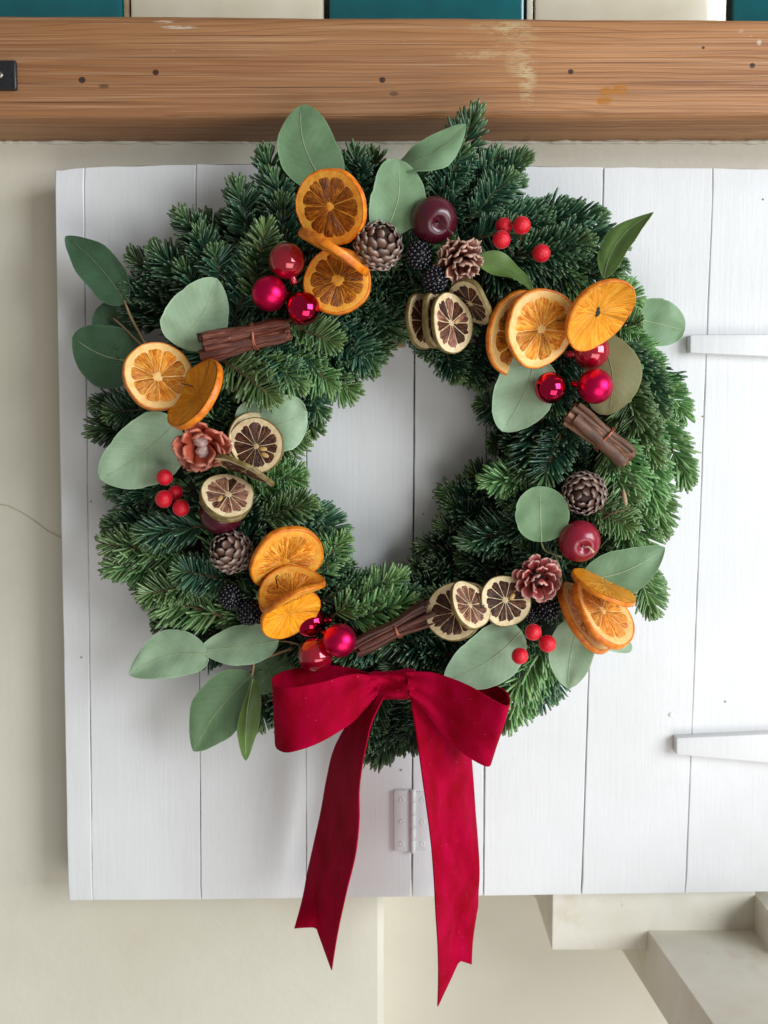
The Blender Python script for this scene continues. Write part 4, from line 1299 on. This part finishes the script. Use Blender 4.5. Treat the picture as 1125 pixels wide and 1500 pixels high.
# limes, left
lime('lime slice peeping out behind the large left lime slice', 374, 646, .078, 43, .92, 20, 0, 'lime_flesh', 'lime_pith', 'lime_rind', th=.006, sad=.04)
lime('large round lime slice facing front at left', 375, 653, .090, 41.5, .97, 180, 20, 'lime_flesh', 'lime_pith', 'lime_rind', n=11, th=.0058, sad=.03, pips=2, core=.07)
lime('lime slice seen edge-on under the large left one', 358, 689, .100, 48, .13, 245, 20, 'lime_flesh', 'lime_pith', 'lime_rind', th=.005, sad=.04)
lime('lime slice resting on top of the dark apple at left', 333, 726, .104, 39, .80, 72, 20, ('rosy_lime_flesh', 'lime_flesh'), 'lime_pith', 'lime_rind', n=10, th=.005, sad=.04, pips=1)
lime('hidden lime slice directly beneath the one on the dark apple', 331, 731, .094, 39, .80, 72, 0, 'lime_flesh', 'lime_pith', 'lime_rind', th=.005, sad=.04)
# limes, lower right
lime('large dark lime slice at the left of the lower three', 666, 896, .096, 44, .95, 160, 0, 'lime_flesh', 'lime_pith', 'lime_rind', th=.0055, sad=.05, pips=2)
lime('pale turned lime slice in front of the lower three', 687, 886, .112, 38, .66, 30, 40, 'rosy_lime_flesh', 'lime_pith', 'lime_rind', th=.0055, sad=.05)
lime('dark lime slice at the right of the lower three', 740, 880, .098, 38.5, .95, 20, 10, 'lime_flesh', 'lime_pith', 'lime_rind', n=11, th=.005, sad=.05, pips=1)
lime('lime sliver showing behind the lower three lime slices', 682, 872, .086, 27, .70, 100, 30, 'rosy_lime_flesh', 'lime_pith', 'lime_rind', th=.005, sad=.05)

# florist wires that pin the slices
g = 'black florist wires'
for lab, pts in (('bent black wire pinning the two left orange slices', [(266, 562, .10), (272, 563, .112), (278, 565, .112), (282, 566, .104)]),
                 ('black wire beside the yellow end slice at right', [(816, 470, .105), (824, 469, .118), (834, 467, .122), (835, 468, .11)]),
                 ('curved black wire pinning the lower left orange slices', [(407, 862, .105), (405, 852, .112), (404, 846, .114), (407, 843, .108)]),
                 ('black wire pinning the lower right orange fan', [(857, 862, .112), (858, 860, .120), (860, 857, .120), (861, 856, .11)]),
                 ('black wire looped between the lower lime slices', [(711, 884, .10), (706, 890, .112), (702, 880, .116), (698, 868, .112)])):
    o0 = P(*pts[0])
    mb = MB()
    mb.tube([Vector(x) for x in cat([tuple(P(*q)) for q in pts], 10)], .00055, 6)
    o = link('florist_wire', mb.mesh('florist_wire', M['black_wire'], loc=o0))
    o.location = o0
    tag(o, lab, 'wire', g)


# ------------------------------------------------------------------ baubles
def bauble(label, px, py, d, rpx, mat, capdir=None):
    p = P(px, py, d)
    r = rpx * PX(d)
    t = thing('bauble', label, 'bauble', p, 'red glass baubles')
    mb = MB()
    mb.sphere((0, 0, 0), r, 40, 24)
    link('ball', mb.mesh('ball', M[mat]), t)
    if capdir:
        v = (cr * capdir[0] + cu * capdir[1] - cf * capdir[2]).normalized()
        mb = MB()
        h0 = r * .93
        prof = [(.20 * r, h0), (.215 * r, h0 + .06 * r), (.19 * r, h0 + .1 * r), (.19 * r, h0 + .36 * r), (.13 * r, h0 + .42 * r), (.001, h0 + .43 * r)]
        mb.lathe(prof, 20)
        o = link('cap', mb.mesh('cap', M['cap' if mat != 'gloss' else 'gloss']), t)
        o.rotation_mode = 'QUATERNION'
        o.rotation_quaternion = v.to_track_quat('Z', 'Y')
        mb = MB()
        mb.tube([Vector((.10 * r * math.cos(a), 0, h0 + .50 * r + .10 * r * math.sin(a))) for a in np.linspace(0, 2 * math.pi, 15)], .0004, 6)
        o2 = link('loop', mb.mesh('loop', M['black_wire']), o)
    return t


bauble('glossy red bauble, topmost of the upper left trio', 420, 382, .098, 26, 'gloss', (.35, -1, -.1))
bauble('satin pink red bauble, leftmost of the upper left trio', 394.5, 430, .100, 25.5, 'satin', (1, .1, -.5))
bauble('mirror red bauble beside the left cinnamon bundle', 444, 452, .102, 24.5, 'mirror', (-.8, .7, -.4))
bauble('glossy red bauble tucked under the yellow end slice', 866, 514, .082, 27, 'gloss', (-1, -.15, .0))
bauble('satin pink bauble at the upper end of the right cinnamon bundle', 872, 566, .098, 25.5, 'satin', (-1, .15, -.3))
bauble('small mirror red bauble under the right orange slices', 806, 568, .098, 23, 'mirror', (.8, .4, -.6))
bauble('glossy red bauble half hidden behind the bow', 462, 960, .090, 26, 'gloss')
bauble('satin pink bauble just above the bow', 497.5, 938, .100, 25, 'satin', (-.8, .3, -.6))
bauble('mirror red bauble behind the yellow end slice at lower left', 454, 911, .072, 24.5, 'mirror', (1, .1, .1))


# ------------------------------------------------------------------ little apples
def apple(label, px, py, d, rpx, mat, ratio, phi, stem_pts, stem_m='apple_stem'):
    p = P(px, py, d)
    r = rpx * PX(d)
    t = thing('mini_apple', label, 'apple', frame(p, ratio, phi), 'little artificial apples')
    mb = MB()
    prof = []
    for i in range(30):
        a = math.pi * i / 29
        rr = r * math.sin(a) * (1 + .06 * math.cos(a)) + .0001
        z = r * .93 * math.cos(a)
        z -= .34 * r * math.exp(-(rr / (.26 * r)) ** 2) * (1 if a < 1.57 else -.6)
        prof.append((rr, z))
    mb.lathe(list(reversed(prof)), 40)
    link('fruit', mb.mesh('fruit', M[mat]), t)
    if stem_pts:
        inv = t.matrix_world.inverted()
        mb = MB()
        base = Vector((0, 0, r * .55))
        pts = [base] + [inv @ P(*q) for q in stem_pts]
        c = cat([tuple(x) for x in pts], 10)
        mb.tube([Vector(x) for x in c], [.0007] * 8 + [.001, .0014], 6)
        link('stem', mb.mesh('stem', M[stem_m]), t)


apple('dark maroon apple with a stem at the top right', 635, 322, .092, 33, 'apple_skin_maroon', .93, -25, [(645, 326, .118), (655, 335, .122), (664, 343, .122)])
apple('crimson apple with a pale thread stem under the right pine cone', 848, 792, .094, 31, 'apple_skin_crimson', .85, -50, [(855, 802, .118), (862, 801, .122), (869, 809, .121)], 'apple_stem_pale')
apple('dark apple mostly hidden beneath a lime slice at left', 324, 753, .086, 32, 'apple_skin_maroon', .5, 100, None)


# ------------------------------------------------------------------ pine cones
def scale_mesh():
    mb = MB()
    rows, at_ = [], []
    for i in range(6):
        v = i / 5
        row, ar = [], []
        for j in range(7):
            u = 2 * j / 6 - 1
            w = .5 * (1 - .12 * (1 - v)) * math.sqrt(max(0, 1 - max(0, (v - .45) / .6) ** 2.2))
            y = v - .10 * u * u * v
            z = .10 * v * v - .16 * u * u + .05 * math.sin(v * 3)
            row.append(Vector((u * w, y, z)))
            ar.append((max(.001, v * (1 - .25 * u * u)), u, 0))
        rows.append(row)
        at_.append(ar)
    mb.solid(rows, .07, at_)
    return mb.mesh('cone_scale', M['cone'])


SC = scale_mesh()


def cone(label, px, py, d, rpx, ratio, phi, n=64, elong=1.1):
    p = P(px, py, d)
    r = rpx * PX(d)
    t = thing('pine_cone', label, 'pine cone', frame(p, ratio, phi, px), 'pine cones')
    mb = MB()
    mb.sphere((0, 0, -.04 * r), r * .86, 18, 12, (1, 1, elong))
    link('core', mb.mesh('core', M['cone_core']), t)
    rr_ = random.Random(int(px))
    for i in range(n):
        th = math.sqrt((i + .6) / n) * R_(125)
        q = i * 2.399963
        pos = Vector((math.sin(th) * math.cos(q), math.sin(th) * math.sin(q), elong * math.cos(th))) * r * .90
        nn = Vector((math.sin(th) * math.cos(q), math.sin(th) * math.sin(q), math.cos(th) / elong)).normalized()
        up = (Vector((0, 0, 1)) - nn * nn.z)
        up = up.normalized() if up.length > .05 else Vector((math.cos(q), math.sin(q), 0))
        lift = R_(9 + 8 * rr_.random())
        y = up * math.cos(lift) + nn * math.sin(lift)
        x = y.cross(nn).normalized()
        z = x.cross(y)
        s_ = r * (.40 + .34 * min(1, th / 1.3)) * rr_.uniform(.92, 1.08)
        sl = s_ * .78
        Mx = Matrix((x * s_, y * sl, z * s_)).transposed().to_4x4()
        Mx.translation = pos - y * sl * .55
        o = link('scale', SC, t)
        o.matrix_local = Mx


cone('pine cone at the top beside the brown fleshed orange slice', 554, 361, .092, 34, .78, 62)
cone('pine cone at the lower left under the dark apple', 339, 809, .088, 31, .80, 135)
cone('pine cone on the right above the crimson apple', 856, 722, .086, 31, .95, 240)


# ------------------------------------------------------------------ seed heads
def petal_mesh(mat, jag, seed):
    mb = MB()
    rows, at_ = [], []
    for i in range(7):
        v = i / 6
        row, ar = [], []
        for j in range(7):
            u = 2 * j / 6 - 1
            w = .48 * (.45 + .75 * v) * math.sqrt(max(.02, 1 - max(0, (v - .5) / .52) ** 2.5))
            z = .28 * v * v + .22 * u * u * (1 - .3 * v) + .06 * noise.noise((u * 2, v * 2, seed))
            y = v + jag * noise.noise((u * 3, seed, 0)) * v
            row.append(Vector((u * w, y, z)))
            ar.append((max(.001, v + .12 * u * u), u, 0))
        rows.append(row)
        at_.append(ar)
    mb.solid(rows, .09, at_)
    return mb.mesh('petal', M[mat])


def seed_head(label, px, py, d, rpx, mat, ratio, phi, n, t0, t1, size, jag, centre=.3, off=.16):
    p = P(px, py, d)
    r = rpx * PX(d)
    t = thing('seed_head', label, 'seed head', frame(p, ratio, phi, px), 'dried seed heads')
    pm = [petal_mesh(mat, jag, s) for s in (1.3, 5.2)]
    mb = MB()
    mb.sphere((0, 0, -.1 * r), r * .42, 14, 9)
    link('base', mb.mesh('base', M['cone_core']), t)
    rr_ = random.Random(int(px))
    for i in range(n):
        th = R_(t0 + (t1 - t0) * math.sqrt((i + .5) / n))
        q = i * 2.399963 + rr_.uniform(-.15, .15)
        nn = Vector((math.sin(th) * math.cos(q), math.sin(th) * math.sin(q), math.cos(th)))
        tang = Vector((math.cos(th) * math.cos(q), math.cos(th) * math.sin(q), -math.sin(th)))
        y = nn
        z = -tang
        x = y.cross(z).normalized()
        s_ = r * size * rr_.uniform(.85, 1.12)
        Mx = Matrix((x * s_, y * s_ * .95, z * s_)).transposed().to_4x4()
        Mx.translation = nn * (r * off)
        o = link('petal', pm[i % 2], t)
        o.matrix_local = Mx
    if centre:
        for k_ in range(2):
            mb = MB()
            rows = []
            for i in range(9):
                a = math.pi * i / 8
                rows.append([Vector((centre * r * math.sin(a) * math.cos(b) + .0001, centre * r * math.sin(a) * math.sin(b), centre * r * math.cos(a))) * (1 + .22 * noise.noise((math.sin(a) * math.cos(b) * 3, math.sin(a) * math.sin(b) * 3, math.cos(a) * 3 + k_))) for b in [-2 * math.pi * j / 14 for j in range(14)]])
            mb.grid(rows, closev=True)
            o = link('seed', mb.mesh('seed', M['seed_centre']), t)
            o.location = ((-.24 if k_ else .24) * r, (.1 if k_ else -.06) * r, r * .30)


seed_head('ragged brown seed head under the maroon apple at the top', 672, 380, .092, 33, 'seed_petal_brown', .8, -60, 34, 8, 112, .66, .55, 0, .38)
seed_head('rust red seed head open like a flower under the cupped orange slice', 297, 649, .094, 39, 'seed_petal_rust', .93, 250, 12, 32, 88, .95, .22, .30)
seed_head('rosy pink seed head beside the lower lime slices', 786, 846, .092, 35, 'seed_petal_pink', .85, 300, 30, 8, 112, .58, .16, 0, .44)


# ------------------------------------------------------------------ blackberries
def blackberry(label, px, py, d, rx, ry, rot):
    p = P(px, py, d)
    s_ = PX(d)
    t = thing('blackberry', label, 'blackberry', frame(p, .95, 120, rot), 'blackberries')
    mb = MB()
    mb.sphere((0, 0, 0), 1, 14, 9, (rx * .86 * s_, ry * .86 * s_, rx * .86 * s_))
    link('core', mb.mesh('core', M['blackberry']), t)
    mb = MB()
    n = 92
    for i in range(n):
        z = 1 - 2 * (i + .5) / n
        q = i * 2.399963
        w = math.sqrt(1 - z * z)
        mb.sphere((rx * s_ * .88 * w * math.cos(q), ry * s_ * .88 * z, rx * s_ * .88 * w * math.sin(q)), rx * s_ * .165 * random.uniform(.9, 1.1), 10, 6)
    o = link('drupelets', mb.mesh('drupelets', M['blackberry']), t)
    o['kind'] = 'stuff'


blackberry('upper of the two blackberries under the maroon apple', 613, 374, .094, 19, 22, 10)
blackberry('lower of the two blackberries, just above the top limes', 637, 410, .096, 19, 21, -20)
blackberry('blackberry at the lower left, further from the folded orange slice', 337, 874, .086, 18, 20, 0)
blackberry('blackberry touching the folded orange slice at the lower left', 365, 896, .088, 19, 21, 15)
blackberry('blackberry tucked under the pink seed head at lower right', 802, 890, .082, 20, 20, 0)
blackberry('small blackberry half hidden beside the right lower lime slice', 777, 898, .078, 14, 16, 20)


# ------------------------------------------------------------------ berry picks
def berries(label, spots, root, d):
    o0 = P(root[0], root[1], d - .02)
    t = thing('berry_pick', label, 'berries', o0, 'frosted red berry picks')
    for px, py, rp, dd in spots:
        c = P(px, py, dd)
        mb = MB()
        rows = []
        r = rp * PX(dd)
        for i in range(17):
            a = math.pi * i / 16
            rows.append([c + Vector((math.sin(a) * math.cos(b), math.sin(a) * math.sin(b), math.cos(a))) * (r * (1 + .012 * random.uniform(-1, 1))) for b in [-2 * math.pi * j / 26 for j in range(26)]])
        mb.grid(rows, closev=True)
        b_ = link('berry', mb.mesh('berry', M['berry'], loc=o0), t)
        w = MB()
        mid = c.lerp(o0, .5) + Vector((random.uniform(-.004, .004), -.004, random.uniform(-.004, .004)))
        w.tube([Vector(x) for x in cat([tuple(c), tuple(mid), tuple(o0)], 9)], .0004, 6)
        link('wire', w.mesh('wire', M['apple_stem'], loc=o0), t)


berries('four frosted red berries on the upper right fir', [(738, 331, 12, .088), (764, 330, 13, .096), (734.5, 351, 13, .098), (793, 371, 13, .094)], (752, 388), .085)
berries('frosted red berries at the left under the large pale leaf', [(241, 699, 12, .084), (240, 731, 13, .088), (265, 744, 12.5, .090), (257, 722, 11, .078)], (285, 718), .08)
berries('three frosted red berries beside the large leaf at lower right', [(781, 926, 12.5, .112), (802, 943, 13, .112), (761.5, 961, 12.5, .116)], (775, 935), .085)


# ------------------------------------------------------------------ cinnamon bundles
def bundle(label, a, b, wa, wb, d, mat, n, seed, tie=.62, qr=.24, flat=.6):
    r = random.Random(seed)
    A, B = P(a[0], a[1], d), P(b[0], b[1], d)
    x = (B - A)
    L = x.length
    x = x.normalized()
    w = (CAM - A).normalized()
    z = (w - x * w.dot(x)).normalized()
    y = z.cross(x)
    Mx = Matrix((x, y, z)).transposed().to_4x4()
    Mx.translation = (A + B) / 2
    t = thing('cinnamon_bundle', label, 'cinnamon bundle', Mx, 'tied cinnamon bundles')
    wa, wb = wa * PX(d) / 2, wb * PX(d) / 2
    waist = min(wa, wb) * .90
    for i in range(n):
        q, rr = i * 2.39996, math.sqrt((i + .5) / n)
        oy, oz = rr * math.cos(q), rr * math.sin(q) * flat
        q2 = q + r.uniform(-.5, .5)
        oy2, oz2 = rr * math.cos(q2), rr * math.sin(q2) * flat
        x0 = -L / 2 + r.uniform(-.003, .004)
        x1 = L / 2 + r.uniform(-.004, .003)
        rad = (wa + wb) / 2 * qr * r.uniform(.5, 1.4)
        rows = []
        ph = r.uniform(0, 6.28)
        for s_ in range(9):
            f = s_ / 8
            xx = x0 + (x1 - x0) * f
            k0 = wa + (wb - wa) * f
            pinch = waist + (k0 - waist) * min(1, abs(f - tie) * 3.2)
            cy = (oy * (1 - f) + oy2 * f) * pinch * .86
            cz = (oz * (1 - f) + oz2 * f) * pinch * .86
            row = []
            M_ = 16
            for j in range(M_):   # a rolled quill: spiral outer then inner wall
                tt = j / (M_ - 1)
                if j < 11:
                    a_ = ph + tt * 1.5 * 2 * math.pi
                    ro = rad * (1 - .10 * tt)
                else:
                    a_ = ph + (1.0 - (tt - 10 / 15) * 1.2) * 2 * math.pi
                    ro = rad * .58
                ro *= 1 + .26 * noise.noise((xx * 160 + i * 9, a_ * .7, seed))
                row.append(Vector((xx, cy + ro * math.cos(a_), cz + ro * math.sin(a_))))
            rows.append(row)
        mb = MB()
        mb.grid(rows, closev=True, capu=True)
        o = sharp(link('cinnamon_stick', mb.mesh('cinnamon_stick', M[mat]), t), 45)
    tx = -L / 2 + L * tie
    for k_ in range(2):
        mb = MB()
        rw = waist * 1.02
        mb.tube([Vector((tx + .0012 * k_ + .0008 * math.sin(q * 2 + k_), rw * math.cos(q), rw * (flat + .12) * math.sin(q))) for q in np.linspace(0, 2 * math.pi, 29)], .00075, 6)
        link('wire_tie', mb.mesh('wire_tie', M['copper_wire']), t)


bundle('dark red cinnamon bundle under the upper left baubles', (296, 510), (421, 482), 54, 42, .094, 'cinnamon_red', 21, 3, .60, .22)
bundle('light brown cinnamon bundle on the right below the satin bauble', (838, 606), (921, 671), 46, 44, .094, 'cinnamon_tan', 11, 5, .55, .32)
bundle('dark cinnamon bundle of thin twigs just above the bow', (524, 950), (632, 896), 30, 52, .088, 'cinnamon_dark', 17, 8, .52, .24)

# small dry orange leaf and grey dry sprig beside the right cone
o0 = P(915, 725, .09)
tw = thing('dry_twig', 'thin dry fir twig with an orange bud right of the pine cone', 'twig', o0)
mb = MB()
mb.tube([P(870, 770, .085) - o0, P(895, 752, .092) - o0, P(925, 744, .094) - o0], [.0009, .0008, .0006], 6)
link('stem', mb.mesh('stem', M['fir_twig_bark']), tw)
mb = MB()
bpt = P(917, 742, .094)
tpt = P(913, 716, .096)
mb.tube([bpt - o0, bpt.lerp(tpt, .3) - o0, bpt.lerp(tpt, .7) - o0, tpt - o0], [.0006, .0018, .0016, .0003], 8)
link('bud', mb.mesh('bud', M['brown_wood_edge']), tw)


# ------------------------------------------------------------------ velvet bow
def ribbon(name, rows, nu, nv, parent, org, th=.0011, bulge=0., wave=0., seed=0, last=None, pinch=0.):
    """rows: (left or top px, right or bottom px, depth, depth)"""
    A = [tuple(P(r[0][0], r[0][1], r[2])) + tuple(P(r[1][0], r[1][1], r[3] if len(r) > 3 else r[2])) for r in rows]
    C = cat(A, nu)
    pts, at_ = [], []
    for i, c in enumerate(C):
        L, Rr = Vector(c[:3]), Vector(c[3:])
        row = []
        for j in range(nv):
            u = j / (nv - 1)
            p = L.lerp(Rr, u)
            p += Vector((0, -1, 0)) * (bulge * math.sin(math.pi * u) + wave * noise.noise((u * 1.8 + i / nu * 2.0, i / nu * 6.0 - u * 1.2, seed)))
            if pinch:
                f_ = i / (nu - 1)
                p += Vector((0, -1, 0)) * pinch * (math.exp(-f_ / .075) + math.exp(-(1 - f_) / .075)) * math.sin(u * 5.2 * math.pi + seed) * (.6 + .5 * noise.noise((u * 3, seed, 2)))
            row.append(p)
        pts.append(row)
    if last:  # swallow tail: pull the last rows to the notch outline
        (lp, mp, rp, dd, fm) = last
        n_end = max(4, nu // 4)
        Lp, Mp, Rp = P(*lp, dd), P(*mp, dd), P(*rp, dd)
        i0 = nu - n_end
        for j in range(nv):
            u = j / (nv - 1)
            tgt = Lp.lerp(Mp, u / fm) if u <= fm else Mp.lerp(Rp, (u - fm) / (1 - fm))
            s0 = pts[i0][j]
            for i in range(i0, nu):
                f = (i - i0) / (n_end - 1)
                q = s0.lerp(tgt, f)
                edge = pts[i][j]
                pts[i][j] = q + Vector((0, (edge.y - q.y) * (1 - f) * .6, 0)) + Vector((.0012 * math.sin(f * math.pi), 0, 0)) * (1 if u < .5 else -1)
    mb = MB()
    mb.solid(pts, th)
    return sharp(link(name, mb.mesh(name, M['velvet'], loc=org), parent), 60)


ob = P(575, 1003, .11)
bow = thing('velvet_bow', 'crimson velvet bow with two long swallow tailed ends at the wreath bottom', 'bow', ob)
ribbon('loop', [((553, 993), (553, 1017), .103), ((530, 988), (534, 1040), .111), ((508, 989), (514, 1060), .114), ((468, 1000), (468, 1087), .123), ((428, 1007), (427, 1101), .122), ((404, 1005), (409, 1099), .112),
                ((399, 999), (404, 1092), .103), ((402, 991), (406, 1083), .093), ((420, 982), (420, 1072), .083), ((462, 975), (462, 1062), .077), ((504, 976), (508, 1045), .078), ((549, 988), (548, 1016), .09)], 60, 21, bow, ob, wave=.0040, seed=2, pinch=.0042)
ribbon('loop', [((595, 984), (600, 1019), .108), ((622, 984), (626, 1046), .113, .106), ((648, 990), (650, 1076), .118, .104), ((688, 1006), (680, 1104), .130, .108), ((724, 1026), (706, 1120), .136, .112), ((743, 1033), (716, 1122), .134, .110),
                ((747, 1026), (719, 1114), .122, .102), ((742, 1014), (714, 1100), .106, .094), ((722, 1002), (700, 1088), .092, .086), ((690, 992), (672, 1074), .082), ((650, 988), (642, 1050), .080), ((600, 985), (602, 1014), .09)], 60, 21, bow, ob, wave=.0035, seed=7, pinch=.0042)
ribbon('tail', [((538, 1010), (566, 1014), .090, .100), ((518, 1045), (546, 1055), .072, .104), ((500, 1075), (537, 1090), .056, .108), ((487, 1105), (530, 1125), .044, .110), ((478, 1145), (526, 1160), .037, .108), ((470, 1190), (526, 1202), .034, .104),
                ((459, 1240), (521, 1250), .032, .099), ((448, 1290), (508, 1305), .031, .092), ((440, 1330), (497, 1345), .030, .086), ((432, 1362), (488, 1420), .030, .080)], 56, 13, bow, ob, wave=.0030, seed=4,
       last=((431, 1360), (463, 1358), (486, 1421), .055, .48))
ribbon('tail', [((600, 1008), (640, 1012), .098, .092), ((606, 1050), (668, 1060), .108, .082), ((612, 1090), (688, 1100), .112, .070), ((619, 1140), (693, 1140), .112, .062), ((626, 1190), (697, 1190), .108, .058), ((632, 1240), (700, 1240), .104, .060),
                ((636, 1290), (701, 1290), .102, .056), ((638, 1340), (700, 1335), .098, .052), ((640, 1390), (697, 1375), .092, .050), ((641, 1460), (692, 1412), .086, .048)], 56, 13, bow, ob, wave=.013, seed=9,
       last=((641, 1474), (673, 1407), (691, 1413), .068, .62))
ribbon('knot', [((546, 984), (606, 981), .086), ((541, 987), (608, 984), .098), ((538, 993), (611, 991), .1035), ((540, 1003), (613, 1004), .1045), ((543, 1014), (610, 1016), .1035), ((548, 1020), (606, 1022), .098), ((553, 1021), (600, 1023), .086)], 30, 18, bow, ob, th=.0011, bulge=.0, wave=.009, seed=5)
